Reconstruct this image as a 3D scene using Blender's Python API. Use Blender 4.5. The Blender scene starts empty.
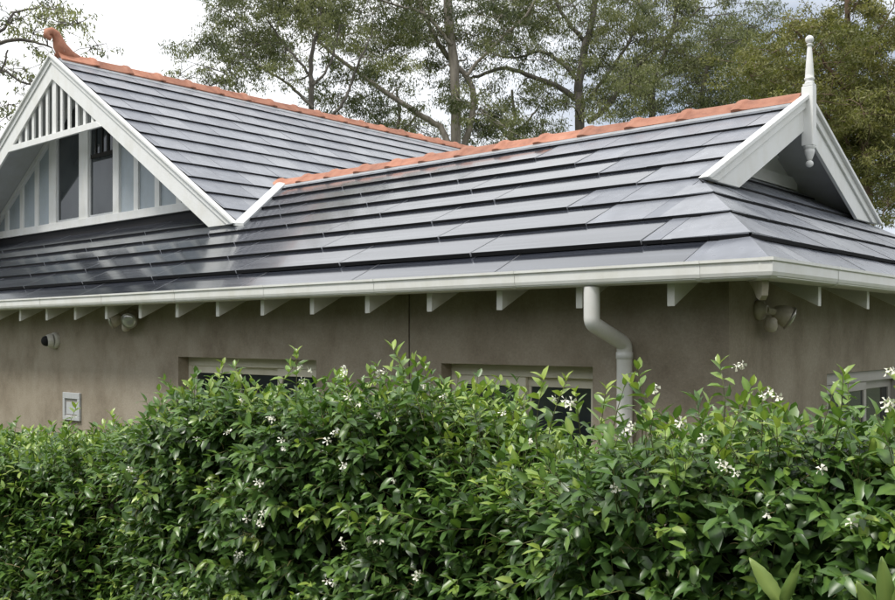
import bpy, bmesh, math, random
import numpy as np
from mathutils import Matrix, Vector

R = math.radians
scene = bpy.context.scene
COL = scene.collection

# ------------------------------------------------------------------ camera
CZ = 2.30                      # eye height
TH = 0.7206                    # camera turned left of +Y
FPX = 965.67                   # focal length in photo pixels (895 wide)
cam_d = bpy.data.cameras.new('camera')
cam_d.sensor_width = 36.0
cam_d.lens = FPX / 895.0 * 36.0
cam_d.shift_y = (336.35 - 300.0) / 895.0
cam_d.clip_start = 0.05
cam_d.clip_end = 3000
cam = bpy.data.objects.new('camera', cam_d)
cam.location = (0, 0, CZ)
cam.rotation_euler = (R(90), 0, TH)
COL.objects.link(cam)
scene.camera = cam

# ------------------------------------------------------------------ world
SUN_EL, SUN_AZ = R(62), R(195)          # azimuth clockwise from +Y
world = bpy.data.worlds.new('World')
scene.world = world
world.use_nodes = True
nt = world.node_tree
for n in list(nt.nodes):
    nt.nodes.remove(n)
out = nt.nodes.new('ShaderNodeOutputWorld')
bg = nt.nodes.new('ShaderNodeBackground'); bg.inputs['Strength'].default_value = 0.10
sky = nt.nodes.new('ShaderNodeTexSky'); sky.sky_type = 'NISHITA'; sky.sun_disc = False
sky.sun_elevation = SUN_EL; sky.sun_rotation = SUN_AZ; sky.dust_density = 2.0
tc = nt.nodes.new('ShaderNodeTexCoord')
mp = nt.nodes.new('ShaderNodeMapping'); mp.inputs['Location'].default_value = (4.24, 2.0, -0.07); mp.inputs['Scale'].default_value = (1, 1, 1.7)
nz = nt.nodes.new('ShaderNodeTexNoise'); nz.inputs['Scale'].default_value = 1.35; nz.inputs['Detail'].default_value = 6; nz.inputs['Roughness'].default_value = 0.5
rp = nt.nodes.new('ShaderNodeValToRGB')
rp.color_ramp.elements[0].position = 0.33; rp.color_ramp.elements[0].color = (4.6, 5.3, 6.5, 1)
rp.color_ramp.elements[1].position = 0.50; rp.color_ramp.elements[1].color = (13.5, 13.6, 13.7, 1)
mx = nt.nodes.new('ShaderNodeMix'); mx.data_type = 'RGBA'; mx.inputs['Factor'].default_value = 0.9
nt.links.new(tc.outputs['Generated'], mp.inputs['Vector'])
nt.links.new(mp.outputs['Vector'], nz.inputs['Vector'])
nt.links.new(nz.outputs['Fac'], rp.inputs['Fac'])
nt.links.new(sky.outputs['Color'], mx.inputs['A'])
nt.links.new(rp.outputs['Color'], mx.inputs['B'])
nt.links.new(mx.outputs['Result'], bg.inputs['Color'])
nt.links.new(bg.outputs['Background'], out.inputs['Surface'])

# ------------------------------------------------------------------ sun
sd = bpy.data.lights.new('sun', 'SUN'); sd.energy = 2.8; sd.angle = R(11); sd.color = (1.0, 0.96, 0.90)
so = bpy.data.objects.new('sun', sd); COL.objects.link(so)
sv = Vector((math.sin(SUN_AZ) * math.cos(SUN_EL), math.cos(SUN_AZ) * math.cos(SUN_EL), math.sin(SUN_EL)))
so.rotation_euler = sv.to_track_quat('Z', 'Y').to_euler(); so.location = sv * 60
so['label'] = 'hazy sun'; so['category'] = 'sun'
vs = scene.view_settings
vs.view_transform = 'Standard'; vs.look = 'None'; vs.exposure = 0.15; vs.gamma = 1.0
vs.use_curve_mapping = False

# ------------------------------------------------------------------ helpers
rng = random.Random(7)
nrng = np.random.default_rng(11)
VIEW = Vector((-math.sin(TH), math.cos(TH), 0)); RIGHT = Vector((math.cos(TH), math.sin(TH), 0))
def at(px, py, depth):
    return Vector((0, 0, CZ)) + depth * (VIEW + RIGHT * ((px - 447.5) / FPX) + Vector((0, 0, (336.35 - py) / FPX)))

WORLD = {}
def wm(o): return WORLD[o.name]
def link(o, parent=None, M=None):
    COL.objects.link(o)
    M = M or Matrix.Identity(4)
    WORLD[o.name] = M
    if parent is not None:
        o.parent = parent
        o.matrix_parent_inverse = WORLD[parent.name].inverted()
    o.matrix_basis = M
    return o
def tag(o, label=None, cat=None, group=None, kind=None):
    if label: o['label'] = label
    if cat: o['category'] = cat
    if group: o['group'] = group
    if kind: o['kind'] = kind
    return o
def thing(name, loc, label, cat, group=None):
    o = bpy.data.objects.new(name, None); o.empty_display_size = 0.2
    link(o, None, Matrix.Translation(Vector(loc)))
    return tag(o, label, cat, group)

class MB:
    """collects geometry for one mesh object"""
    def __init__(s): s.v = []; s.f = []; s.m = []; s.sm = []
    def add(s, vs_, fs, mat=0, smooth=False):
        b = len(s.v); s.v += [tuple(p) for p in vs_]
        for f in fs: s.f.append(tuple(b + i for i in f)); s.m.append(mat); s.sm.append(smooth)
        return s
    def box(s, x0, x1, y0, y1, z0, z1, mat=0, M=None):
        P = [Vector((x, y, z)) for z in (z0, z1) for y in (y0, y1) for x in (x0, x1)]
        if M is not None: P = [M @ p for p in P]
        return s.add(P, [(0, 2, 3, 1), (4, 5, 7, 6), (0, 1, 5, 4), (2, 6, 7, 3), (0, 4, 6, 2), (1, 3, 7, 5)], mat)
    def prism(s, poly, axis, a, b, mat=0):
        """poly: 2D points in the two other axes (cyclic order), extruded along axis from a to b"""
        n = len(poly)
        def p3(p, t):
            return {'x': (t, p[0], p[1]), 'y': (p[0], t, p[1]), 'z': (p[0], p[1], t)}[axis]
        P = [p3(p, a) for p in poly] + [p3(p, b) for p in poly]
        F = [tuple(range(n)), tuple(range(2 * n - 1, n - 1, -1))] + [(i, n + i, n + (i + 1) % n, (i + 1) % n) for i in range(n)]
        return s.add(P, F, mat)
    def tube(s, pts, rad, n=8, mat=0, cap=True, smooth=True):
        pts = [Vector(p) for p in pts]
        if not hasattr(rad, '__len__'): rad = [rad] * len(pts)
        ref = None; rings = []
        for i, p in enumerate(pts):
            d = (pts[min(i + 1, len(pts) - 1)] - pts[max(i - 1, 0)]).normalized()
            if ref is None: ref = d.orthogonal().normalized()
            ref = (ref - d * ref.dot(d))
            ref = ref.normalized() if ref.length > 1e-5 else d.orthogonal().normalized()
            e2 = d.cross(ref)
            rings.append([p + (ref * math.cos(6.28318 * k / n) + e2 * math.sin(6.28318 * k / n)) * rad[i] for k in range(n)])
        P = [q for r in rings for q in r]
        F = [(i * n + k, i * n + (k + 1) % n, (i + 1) * n + (k + 1) % n, (i + 1) * n + k) for i in range(len(pts) - 1) for k in range(n)]
        s.add(P, F, mat, smooth)
        if cap: s.add(rings[0], [tuple(range(n - 1, -1, -1))], mat); s.add(rings[-1], [tuple(range(n))], mat)
        return s
    def lathe(s, prof, org, axis=(0, 0, 1), n=14, mat=0):
        """prof: (radius, height) along axis from org"""
        ax = Vector(axis).normalized(); e1 = ax.orthogonal().normalized(); e2 = ax.cross(e1); org = Vector(org)
        P = [org + ax * h + (e1 * math.cos(6.28318 * k / n) + e2 * math.sin(6.28318 * k / n)) * r for r, h in prof for k in range(n)]
        F = [(i * n + k, i * n + (k + 1) % n, (i + 1) * n + (k + 1) % n, (i + 1) * n + k) for i in range(len(prof) - 1) for k in range(n)]
        s.add(P, F, mat, True)
        s.add(P[:n], [tuple(range(n - 1, -1, -1))], mat); s.add(P[-n:], [tuple(range(n))], mat)
        return s
    def mesh(s, name, mats, fix=True):
        me = bpy.data.meshes.new(name); me.from_pydata(s.v, [], s.f)
        for m in (mats if isinstance(mats, (list, tuple)) else [mats]): me.materials.append(m)
        me.polygons.foreach_set('material_index', s.m); me.polygons.foreach_set('use_smooth', s.sm)
        if fix:
            bm = bmesh.new(); bm.from_mesh(me); bmesh.ops.recalc_face_normals(bm, faces=bm.faces); bm.to_mesh(me); bm.free()
        me.update(); return me
    def build(s, name, mats, parent=None, bevel=0, kind=None, fix=True):
        c = Vector((0, 0, 0))
        lo = Vector([min(p[i] for p in s.v) for i in range(3)]); hi = Vector([max(p[i] for p in s.v) for i in range(3)])
        c = (lo + hi) / 2
        if parent is None: c.z = lo.z
        s.v = [(p[0] - c.x, p[1] - c.y, p[2] - c.z) for p in s.v]
        o = bpy.data.objects.new(name, s.mesh(name, mats, fix))
        link(o, parent, Matrix.Translation(c))
        if bevel:
            b = o.modifiers.new('bevel', 'BEVEL'); b.width = bevel; b.segments = 2; b.limit_method = 'ANGLE'; b.angle_limit = R(40)
        if kind: o['kind'] = kind
        return o

# ------------------------------------------------------------------ materials
class NT:
    def __init__(s, name):
        s.mat = bpy.data.materials.new(name); s.mat.use_nodes = True
        s.t = s.mat.node_tree; s.p = s.t.nodes['Principled BSDF']; s.o = s.t.nodes['Material Output']
    def n(s, typ, **kw):
        x = s.t.nodes.new(typ)
        for k, v in kw.items():
            if k in x.inputs: x.inputs[k].default_value = v
            else: setattr(x, k, v)
        return x
    def l(s, a, b): s.t.links.new(a, b)
    def coord(s, scale=(1, 1, 1), out='Object', rnd=False):
        c = s.n('ShaderNodeTexCoord'); m = s.n('ShaderNodeMapping'); m.inputs['Scale'].default_value = scale
        s.l(c.outputs[out], m.inputs['Vector'])
        if rnd:
            oi = s.n('ShaderNodeObjectInfo'); mu = s.n('ShaderNodeMath', operation='MULTIPLY'); mu.inputs[1].default_value = 37.0
            s.l(oi.outputs['Random'], mu.inputs[0]); s.l(mu.outputs[0], m.inputs['Location'])
        return m.outputs['Vector']
    def noise(s, vec, scale, detail=4, rough=0.55):
        x = s.n('ShaderNodeTexNoise'); x.inputs['Scale'].default_value = scale; x.inputs['Detail'].default_value = detail; x.inputs['Roughness'].default_value = rough
        s.l(vec, x.inputs['Vector']); return x.outputs['Fac']
    def ramp(s, fac, stops):
        r = s.n('ShaderNodeValToRGB'); e = r.color_ramp.elements
        while len(e) < len(stops): e.new(0.5)
        for i, (p, c) in enumerate(stops):
            e[i].position = p; e[i].color = (*c, 1) if len(c) == 3 else c
        s.l(fac, r.inputs['Fac']); return r.outputs['Color']
    def mix(s, a, b, fac, mode='MIX'):
        m = s.n('ShaderNodeMix', data_type='RGBA', blend_type=mode)
        for k, v in (('A', a), ('B', b), ('Factor', fac)):
            if isinstance(v, bpy.types.NodeSocket): s.l(v, m.inputs[k])
            elif k == 'Factor': m.inputs[k].default_value = v
            else: m.inputs[k].default_value = (*v, 1)
        return m.outputs['Result']
    def bump(s, h, strength=0.3, dist=0.01):
        b = s.n('ShaderNodeBump'); b.inputs['Strength'].default_value = strength; b.inputs['Distance'].default_value = dist
        s.l(h, b.inputs['Height']); s.l(b.outputs['Normal'], s.p.inputs['Normal'])
    def set(s, **kw):
        for k, v in kw.items():
            k = k.replace('_', ' ')
            if isinstance(v, bpy.types.NodeSocket): s.l(v, s.p.inputs[k])
            else: s.p.inputs[k].default_value = (*v, 1) if isinstance(v, tuple) and len(v) == 3 else v
        return s.mat
g3 = lambda v: (v, v, v)

def paint(name, col, rough=0.45, dirt=0.10, sc=6.0, tint=(0.75, 0.72, 0.62)):
    t = NT(name); v = t.coord((1, 1, 0.5), 'Object', True)
    d = t.ramp(t.noise(v, sc, 6, 0.65), [(0.42, g3(1.0)), (0.72, tuple(1 - dirt * (1 - x) * 4 for x in tint))])
    t.set(Base_Color=t.mix(col, d, 1.0, 'MULTIPLY'), Roughness=rough)
    t.bump(t.noise(v, 60, 3), 0.08, 0.004)
    return t.mat
M = {}
M['white'] = paint('white paint', (0.79, 0.80, 0.785))
M['gutter'] = paint('cream gutter', (0.79, 0.80, 0.77), 0.35, 0.14, 4)
M['pipe'] = paint('pipe paint', (0.78, 0.78, 0.75), 0.32, 0.12, 5)
M['cream'] = paint('cream frame', (0.74, 0.70, 0.58), 0.4)
M['grey_frame'] = paint('grey frame', (0.40, 0.38, 0.36), 0.4)
M['rafter'] = paint('rafter paint', (0.80, 0.80, 0.76), 0.5)
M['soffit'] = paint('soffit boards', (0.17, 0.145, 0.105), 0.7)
M['lining'] = paint('gable lining', (0.50, 0.51, 0.50), 0.6)
M['panel'] = paint('blue grey panel', (0.40, 0.455, 0.50), 0.55)
M['plastic'] = paint('white plastic', (0.66, 0.65, 0.60), 0.4)
M['plastic_old'] = paint('aged plastic', (0.58, 0.53, 0.44), 0.4, 0.2, 30)
M['box_grey'] = paint('pale grey plastic', (0.52, 0.54, 0.55), 0.4)
M['flash'] = paint('zinc flashing', (0.62, 0.64, 0.65), 0.35)
M['capstrip'] = paint('pointing strip', (0.30, 0.315, 0.34), 0.6, 0.2, 12)

t = NT('black edge'); M['black'] = t.set(Base_Color=(0.006, 0.006, 0.007), Roughness=0.8)
t = NT('dark gap'); M['gap'] = t.set(Base_Color=(0.02, 0.018, 0.015), Roughness=0.9)
t = NT('chrome'); M['chrome'] = t.set(Base_Color=(0.5, 0.48, 0.44), Metallic=0.9, Roughness=0.34)
t = NT('lamp glass'); M['lampglass'] = t.set(Base_Color=(0.62, 0.62, 0.6), Roughness=0.1, Metallic=0.5)

# dark window glass with a little waviness
t = NT('window glass'); v = t.coord((1, 1, 1), 'Object', True)
t.set(Base_Color=t.ramp(t.noise(v, 1.2, 2), [(0.35, (0.018, 0.023, 0.025)), (0.7, (0.055, 0.064, 0.068))]), Roughness=0.04, IOR=1.5)
t.bump(t.noise(v, 2.0, 1), 0.03, 0.02); M['glass'] = t.mat

# rendered wall
t = NT('taupe render'); v = t.coord(); vs_ = t.coord((0.9, 0.9, 0.22))
base = t.ramp(t.noise(v, 0.8, 5, 0.6), [(0.3, (0.335, 0.285, 0.215)), (0.7, (0.41, 0.36, 0.285))])
st = t.ramp(t.noise(vs_, 1.6, 6, 0.65), [(0.40, g3(1.0)), (0.74, (0.66, 0.63, 0.60))])
blot = t.ramp(t.noise(t.coord((1, 1, 0.75)), 2.6, 7, 0.66), [(0.42, g3(1.0)), (0.56, (0.80, 0.78, 0.75)), (0.70, (0.52, 0.48, 0.44))])
c = t.mix(t.mix(base, st, 0.25, 'MULTIPLY'), blot, 0.8, 'MULTIPLY')
c = t.mix(c, t.ramp(t.noise(v, 55, 5, 0.7), [(0.35, g3(0.86)), (0.65, g3(1.08))]), 0.9, 'MULTIPLY')
t.set(Base_Color=c, Roughness=0.85); t.bump(t.noise(v, 70, 6, 0.75), 0.5, 0.006); M['render'] = t.mat

# slate-look plain tile (local x along the course, y up the slope)
t = NT('grey roof tile'); v = t.coord((1, 1, 1), 'Object', True); vg = t.coord((2, 30, 30), 'Object', True)
oi = t.n('ShaderNodeObjectInfo')
c = t.ramp(oi.outputs['Random'], [(0.0, (0.135, 0.147, 0.175)), (0.5, (0.185, 0.198, 0.228)), (1.0, (0.245, 0.258, 0.285))])
c = t.mix(c, t.ramp(t.noise(v, 5, 6, 0.65), [(0.3, g3(0.78)), (0.7, g3(1.12))]), 1.0, 'MULTIPLY')
c = t.mix(c, t.ramp(t.noise(v, 26, 4, 0.6), [(0.62, g3(1.0)), (0.80, g3(1.25))]), 0.7, 'MULTIPLY')
t.set(Base_Color=c, Roughness=t.ramp(t.noise(v, 9, 4), [(0.3, g3(0.24)), (0.7, g3(0.36))]))
t.bump(t.noise(vg, 3, 5, .6), 0.10, 0.004); M['tile'] = t.mat
t = NT('panel rim'); M['rim'] = t.set(Base_Color=(0.42, 0.43, 0.45), Roughness=0.35)
t = NT('tile edge'); M['tile_edge'] = t.set(Base_Color=(0.008, 0.008, 0.010), Roughness=0.8)  # near-black on grey tiles: shade of the lapped butts put into the colour

# solar tile glass: fine lines along the course, satin glass
t = NT('solar glass'); v = t.coord((0.5, 55, 1), 'Object', True); v2 = t.coord((1, 1, 1), 'Object', True); v3 = t.coord((0.35, 11, 1), 'Object', True)
c = t.ramp(t.noise(v, 2.0, 3, 0.5), [(0.35, (0.012, 0.014, 0.020)), (0.60, (0.04, 0.045, 0.058)), (0.78, (0.12, 0.13, 0.15))])
t.set(Base_Color=c, Roughness=t.ramp(t.noise(v3, 1.5, 3), [(0.3, g3(0.10)), (0.75, g3(0.20))]), IOR=1.85, Specular_Tint=(0.86, 0.93, 1.0, 1.0), Coat_Weight=0.3, Coat_Roughness=0.06)
t.bump(t.mix(t.noise(v, 2.0, 2), t.noise(v2, 3.0, 2), 0.4), 0.05, 0.004); M['solar'] = t.mat

# terracotta
t = NT('terracotta'); v = t.coord((1, 1, 1), 'Object', True); oi = t.n('ShaderNodeObjectInfo')
c = t.ramp(t.noise(v, 7, 6, 0.65), [(0.3, (0.25, 0.100, 0.060)), (0.5, (0.39, 0.165, 0.10)), (0.8, (0.47, 0.24, 0.16))])
c = t.mix(c, t.ramp(oi.outputs['Random'], [(0, g3(0.75)), (1, g3(1.12))]), 1.0, 'MULTIPLY')
c = t.mix(c, t.ramp(t.noise(v, 28, 5, 0.7), [(0.60, g3(1.0)), (0.75, (0.62, 0.60, 0.58))]), 0.8, 'MULTIPLY')
t.set(Base_Color=c, Roughness=0.7); t.bump(t.noise(v, 60, 5), 0.3, 0.004); M['terra'] = t.mat

# foliage: tone attribute 0 = old leaf, 1 = young leaf
def leafmat(name, stops, rough=0.42, transl=0.25, spec=0.5, tcol=None):
    t = NT(name); a = t.n('ShaderNodeAttribute', attribute_name='tone')
    c = t.ramp(a.outputs['Fac'], stops)
    v = t.coord(); c = t.mix(c, t.ramp(t.noise(v, 9, 3), [(0.3, g3(0.8)), (0.7, g3(1.15))]), 1.0, 'MULTIPLY')
    t.set(Base_Color=c, Roughness=rough, Specular_IOR_Level=spec)
    tr = t.n('ShaderNodeBsdfTranslucent'); t.l(t.mix(c, tcol or (1.4, 1.5, 0.8), 1.0, 'MULTIPLY'), tr.inputs['Color'])
    ms = t.n('ShaderNodeMixShader'); ms.inputs[0].default_value = transl
    t.l(t.p.outputs[0], ms.inputs[1]); t.l(tr.outputs[0], ms.inputs[2]); t.l(ms.outputs[0], t.o.inputs['Surface'])
    return t.mat
M['jasmine'] = leafmat('jasmine leaf', [(0.0, (0.038, 0.085, 0.024)), (0.45, (0.088, 0.17, 0.042)), (0.75, (0.18, 0.29, 0.06)), (1.0, (0.33, 0.42, 0.09))], 0.33, 0.22, 0.5)
M['bigleaf'] = leafmat('young shrub leaf', [(0.0, (0.12, 0.22, 0.05)), (1.0, (0.32, 0.42, 0.12))], 0.42, 0.25)
M['gum'] = leafmat('gum leaf', [(0.0, (0.062, 0.078, 0.034)), (0.5, (0.135, 0.150, 0.066)), (1.0, (0.25, 0.26, 0.125))], 0.5, 0.3, 0.4)
M['gum_dark'] = leafmat('dark gum leaf', [(0.0, (0.045, 0.060, 0.026)), (0.5, (0.105, 0.122, 0.050)), (1.0, (0.21, 0.22, 0.095))], 0.5, 0.3, 0.4)
M['olive'] = leafmat('olive leaf', [(0.0, (0.08, 0.09, 0.025)), (0.5, (0.15, 0.155, 0.045)), (1.0, (0.24, 0.23, 0.08))], 0.5, 0.3, 0.4)
t = NT('petal'); M['petal'] = t.set(Base_Color=(0.82, 0.79, 0.66), Roughness=0.6, Subsurface_Weight=0.1)
t = NT('stem'); v = t.coord(); M['stem'] = t.set(Base_Color=t.ramp(t.noise(v, 8), [(0.3, (0.09, 0.085, 0.035)), (0.7, (0.16, 0.17, 0.06))]), Roughness=0.6)
t = NT('spent stalk'); M['tan'] = t.set(Base_Color=(0.36, 0.29, 0.13), Roughness=0.6)
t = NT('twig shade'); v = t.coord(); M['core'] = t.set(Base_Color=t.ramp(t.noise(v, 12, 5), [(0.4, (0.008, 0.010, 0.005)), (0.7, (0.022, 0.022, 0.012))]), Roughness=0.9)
def bark(name, a, b, c_):
    t = NT(name); v = t.coord((1, 1, 0.25)); f = t.noise(v, 3.5, 6, 0.65)
    t.set(Base_Color=t.ramp(f, [(0.3, a), (0.52, b), (0.75, c_)]), Roughness=0.8); t.bump(t.noise(v, 14, 5), 0.5, 0.02); return t.mat
M['bark_pale'] = bark('pale gum bark', (0.13, 0.112, 0.095), (0.26, 0.23, 0.195), (0.36, 0.325, 0.28))
M['bark_dark'] = bark('dark gum bark', (0.055, 0.048, 0.042), (0.11, 0.098, 0.084), (0.20, 0.18, 0.155))
M['bark_red'] = bark('red brown bark', (0.07, 0.045, 0.03), (0.13, 0.085, 0.055), (0.21, 0.14, 0.09))
t = NT('lawn soil'); v = t.coord()
t.set(Base_Color=t.mix(t.ramp(t.noise(v, 0.7, 5), [(0.35, (0.05, 0.07, 0.025)), (0.65, (0.085, 0.10, 0.04))]), t.ramp(t.noise(v, 14, 5), [(0.3, g3(0.6)), (0.7, g3(1.2))]), 1.0, 'MULTIPLY'), Roughness=0.95)
t.bump(t.noise(v, 30, 5), 0.6, 0.03); M['ground'] = t.mat

# ------------------------------------------------------------------ ground
gb = MB(); N = 40
xs = [-600 * ((1 - 2 * i / N) ** 3) for i in range(N + 1)]
gb.add([(x - 6, y + 8, -0.02 + 0.02 * math.sin(x * .3) * math.cos(y * .27)) for y in xs for x in xs],
       [(j * (N + 1) + i, j * (N + 1) + i + 1, (j + 1) * (N + 1) + i + 1, (j + 1) * (N + 1) + i) for j in range(N) for i in range(N)])
tag(gb.build('ground', M['ground']), kind='structure')

# ================================================================== HOUSE
XC, YC, ZG = -1.9582, 4.6804, CZ + 0.396       # gutter corner, top of gutter
TP = math.tan(0.4574)                          # front pitch
AH = 0.7786                                    # plan ratio of the hip
TS = TP / AH                                   # side pitch
ZE = CZ + 0.396 - 0.0317                       # roof plane at the eave line
W = 3.1524; YR = YC + W; ZR = ZE + W * TP      # wing ridge
XL, YL, ZL = -12.70, 6.3131, CZ + 3.8248       # gable apex (top edge of bargeboard)
TQ = math.tan(0.5625)
XB = -2.9985                                   # gablet barge plane
GY = 5.9354
YW, XW = YC + 0.43, XC - 0.43                  # wall planes
YG = 6.90                                      # gable wall plane
XLEFT = -19.0

house = thing('house', (-9.0, 9.0, 0.0), 'single-storey taupe house with grey tiled roof, white gables and orange ridge', 'house')

def grid_wall(mb, us, zs, hole, p0, p1, plane):
    """solid cells of a wall as one shell. hole(i,j) True where empty"""
    nu, nz_ = len(us) - 1, len(zs) - 1
    pt = (lambda u, d, z: (u, d, z)) if plane == 'y' else (lambda u, d, z: (d, u, z))
    sol = lambda i, j: 0 <= i < nu and 0 <= j < nz_ and not hole(i, j)
    for i in range(nu):
        for j in range(nz_):
            if not sol(i, j): continue
            a, b, c_, d = us[i], us[i + 1], zs[j], zs[j + 1]
            for q in (p0, p1): mb.add([pt(a, q, c_), pt(b, q, c_), pt(b, q, d), pt(a, q, d)], [(0, 1, 2, 3)])
            for cond, u0, u1, z0, z1 in ((sol(i - 1, j), a, a, c_, d), (sol(i + 1, j), b, b, c_, d)):
                if not cond: mb.add([pt(u0, p0, z0), pt(u0, p1, z0), pt(u0, p1, z1), pt(u0, p0, z1)], [(0, 1, 2, 3)])
            for cond, z in ((sol(i, j - 1), c_), (sol(i, j + 1), d)):
                if not cond: mb.add([pt(a, p0, z), pt(b, p0, z), pt(b, p1, z), pt(a, p1, z)], [(0, 1, 2, 3)])

WTOP = ZE + 0.43 * TP - 0.075
HEAD = CZ - 0.19
win = [(-7.83, -5.886), (-4.548, -3.285)]
JX = -4.86
us = [XLEFT + 0.5, win[0][0], win[0][1], JX - 0.007, JX + 0.007, win[1][0], win[1][1], XW]
zs = [0.0, HEAD - 1.15, HEAD, WTOP]
mb = MB(); grid_wall(mb, us, zs, lambda i, j: i == 3 or (i in (1, 5) and j == 1), YW, YW + 0.22, 'y')
wall = mb.build('wall', M['render'], house); wall['label'] = 'taupe rendered front wall with window openings'
MB().box(JX - 0.0065, JX + 0.0065, YW + 0.012, YW + 0.05, 0.0, WTOP - 0.002).build('expansion_joint', M['gap'], wall)
us = [YW + 0.222, 6.62, 8.30, 2 * YR - YW]
mb = MB(); grid_wall(mb, us, [0.0, 1.0, 2.045, ZE + 0.43 * TS - 0.078], lambda i, j: i == 1 and j == 1, XW, XW - 0.22, 'x')
side_wall = mb.build('wall', M['render'], house); side_wall['label'] = 'taupe rendered end wall under the hip'
# corner block closing the two walls
MB().box(XW - 0.22, XW - 0.0005, YW + 0.2195, YW + 0.2225, 0, WTOP - 0.01).build('wall_return', M['render'], side_wall)

def window(x0, x1, z0, z1, panes, frame, d, plane, rec=0.11, recside=None):
    """frame, sashes, panes in an opening; plane 'y' faces -Y at depth d, plane 'x' faces +X"""
    if plane == 'y': bx = lambda m, u0, u1, e0, e1, a, b: m.box(u0, u1, d + e0, d + e1, a, b)
    else: bx = lambda m, u0, u1, e0, e1, a, b: m.box(d - e1, d - e0, u0, u1, a, b)
    fw, sw = 0.05, 0.065
    m = MB()
    bx(m, x0, x1, rec, rec + .08, z1 - fw - .03, z1); bx(m, x0, x1, rec, rec + .08, z0, z0 + fw)
    bx(m, x0, x0 + fw, rec, rec + .08, z0 + fw, z1 - fw - .03); bx(m, x1 - fw, x1, rec, rec + .08, z0 + fw, z1 - fw - .03)
    w = m.build('window', M[frame], house, bevel=0.004)
    n = len(panes)
    for k, (a, b, off) in enumerate(panes):
        a0, b0 = x0 + fw + a * (x1 - x0 - 2 * fw), x0 + fw + b * (x1 - x0 - 2 * fw)
        zt, zb = z1 - fw - .03, z0 + fw
        m = MB(); e0, e1 = rec + .012 + off, rec + .042 + off
        bx(m, a0 + .001, b0 - .001, e0, e1, zt - sw, zt - .002); bx(m, a0 + .001, b0 - .001, e0, e1, zb + .002, zb + sw)
        bx(m, a0 + .001, a0 + sw, e0, e1, zb + sw, zt - sw); bx(m, b0 - sw, b0 - .001, e0, e1, zb + sw, zt - sw)
        m.build('sash', M[frame], w, bevel=0.003)
        m = MB(); bx(m, a0 + sw - .004, b0 - sw + .004, e0 + .012, e0 + .02, zb + sw - .004, zt - sw + .004)
        m.build('pane', M['glass'], w)
    m = MB(); bx(m, x0 + .002, x1 - .002, -0.03, rec - .002, z0 - .001 + .002, z0 + .035); m.build('sill', M[frame], w)
    return w
window(win[0][0], win[0][1], HEAD - 1.15, HEAD - .002, [(0, .36, 0), (.34, .70, .034), (.68, 1, 0)], 'cream', YW, 'y')
window(win[1][0], win[1][1], HEAD - 1.15, HEAD - .002, [(0, .52, 0), (.48, 1, .034)], 'cream', YW, 'y')
window(6.62, 8.30, 1.0, 2.043, [(.02, .56, 0), (.54, 1, .034)], 'grey_frame', XW, 'x', rec=0.03)

# ---------------------------------------------------------------- roof planes
class Plane:
    def __init__(s, O, U, S):
        s.O = Vector(O); s.U = Vector(U).normalized(); s.S = Vector(S).normalized(); s.N = s.U.cross(s.S)
        if s.N.z < 0: s.N = -s.N
    def pt(s, u, v, h=0): return s.O + s.U * u + s.S * v + s.N * h
    def mat(s, u, v):
        m = Matrix.Identity(4)
        for i, c_ in enumerate((s.U, s.S, s.N, s.pt(u, v))):
            for r in range(3): m[r][i] = c_[r]
        return m
PF = Plane((XC, YC, ZE), (-1, 0, 0), (0, 1, TP))         # u to the left from the corner
PS = Plane((XC, YC, ZE), (0, 1, 0), (-1, 0, TS))         # u away along the end
PG = Plane((XL, YL, ZL - 0.028), (0, 1, 0), (1, 0, -TQ))         # s DOWN from the ridge; handled below
CF, CS, CG = math.cos(math.atan(TP)), math.cos(math.atan(TS)), math.cos(math.atan(TQ))

def clip(poly, a, b, c_):
    """keep a*u+b*s<=c"""
    o = []
    for i in range(len(poly)):
        p, q = poly[i], poly[(i + 1) % len(poly)]
        dp, dq = a * p[0] + b * p[1] - c_, a * q[0] + b * q[1] - c_
        if dp <= 0: o.append(p)
        if (dp < 0 < dq) or (dq < 0 < dp):
            k = dp / (dp - dq); o.append((p[0] + (q[0] - p[0]) * k, p[1] + (q[1] - p[1]) * k))
    return o
def area(p): return abs(sum(p[i][0] * p[(i + 1) % len(p)][1] - p[(i + 1) % len(p)][0] * p[i][1] for i in range(len(p)))) / 2

TILES = []          # (distance, kind, plane, u, s, poly local, exposure, thickness, roof)
def lay(plane, roof, u0, w, s0, ex, t_, kind, clips, lap=0.03, gap=0.004, base=0.004):
    poly = [(u0 + gap / 2, s0), (u0 + w - gap / 2, s0), (u0 + w - gap / 2, s0 + ex + lap), (u0 + gap / 2, s0 + ex + lap)]
    full = poly
    for c_ in clips:
        poly = clip(poly, *c_)
        if len(poly) < 3: return
    if area(poly) < 0.004: return
    loc = [(p[0] - u0, p[1] - s0) for p in poly]
    ctr = plane.pt(sum(p[0] for p in poly) / len(poly), sum(p[1] for p in poly) / len(poly))
    TILES.append(dict(d=(ctr - Vector((0, 0, CZ))).length, kind=kind, plane=plane, u=u0, s=s0, loc=loc, ex=ex + lap, t=t_, base=base, roof=roof,
                      key=None if poly != full else (kind, round(w, 4), round(ex, 4), t_), c=ctr))
def tile_geo(T):
    n = len(T['loc']); h = lambda s: T['base'] + T['t'] * (1 - s / T['ex']) + 0.004
    top = [(u, s, h(s)) for u, s in T['loc']]; bot = [(u, s, min(T['base'] - 0.002, h(s) - 0.012)) for u, s in T['loc']]
    return top, bot, n
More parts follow.
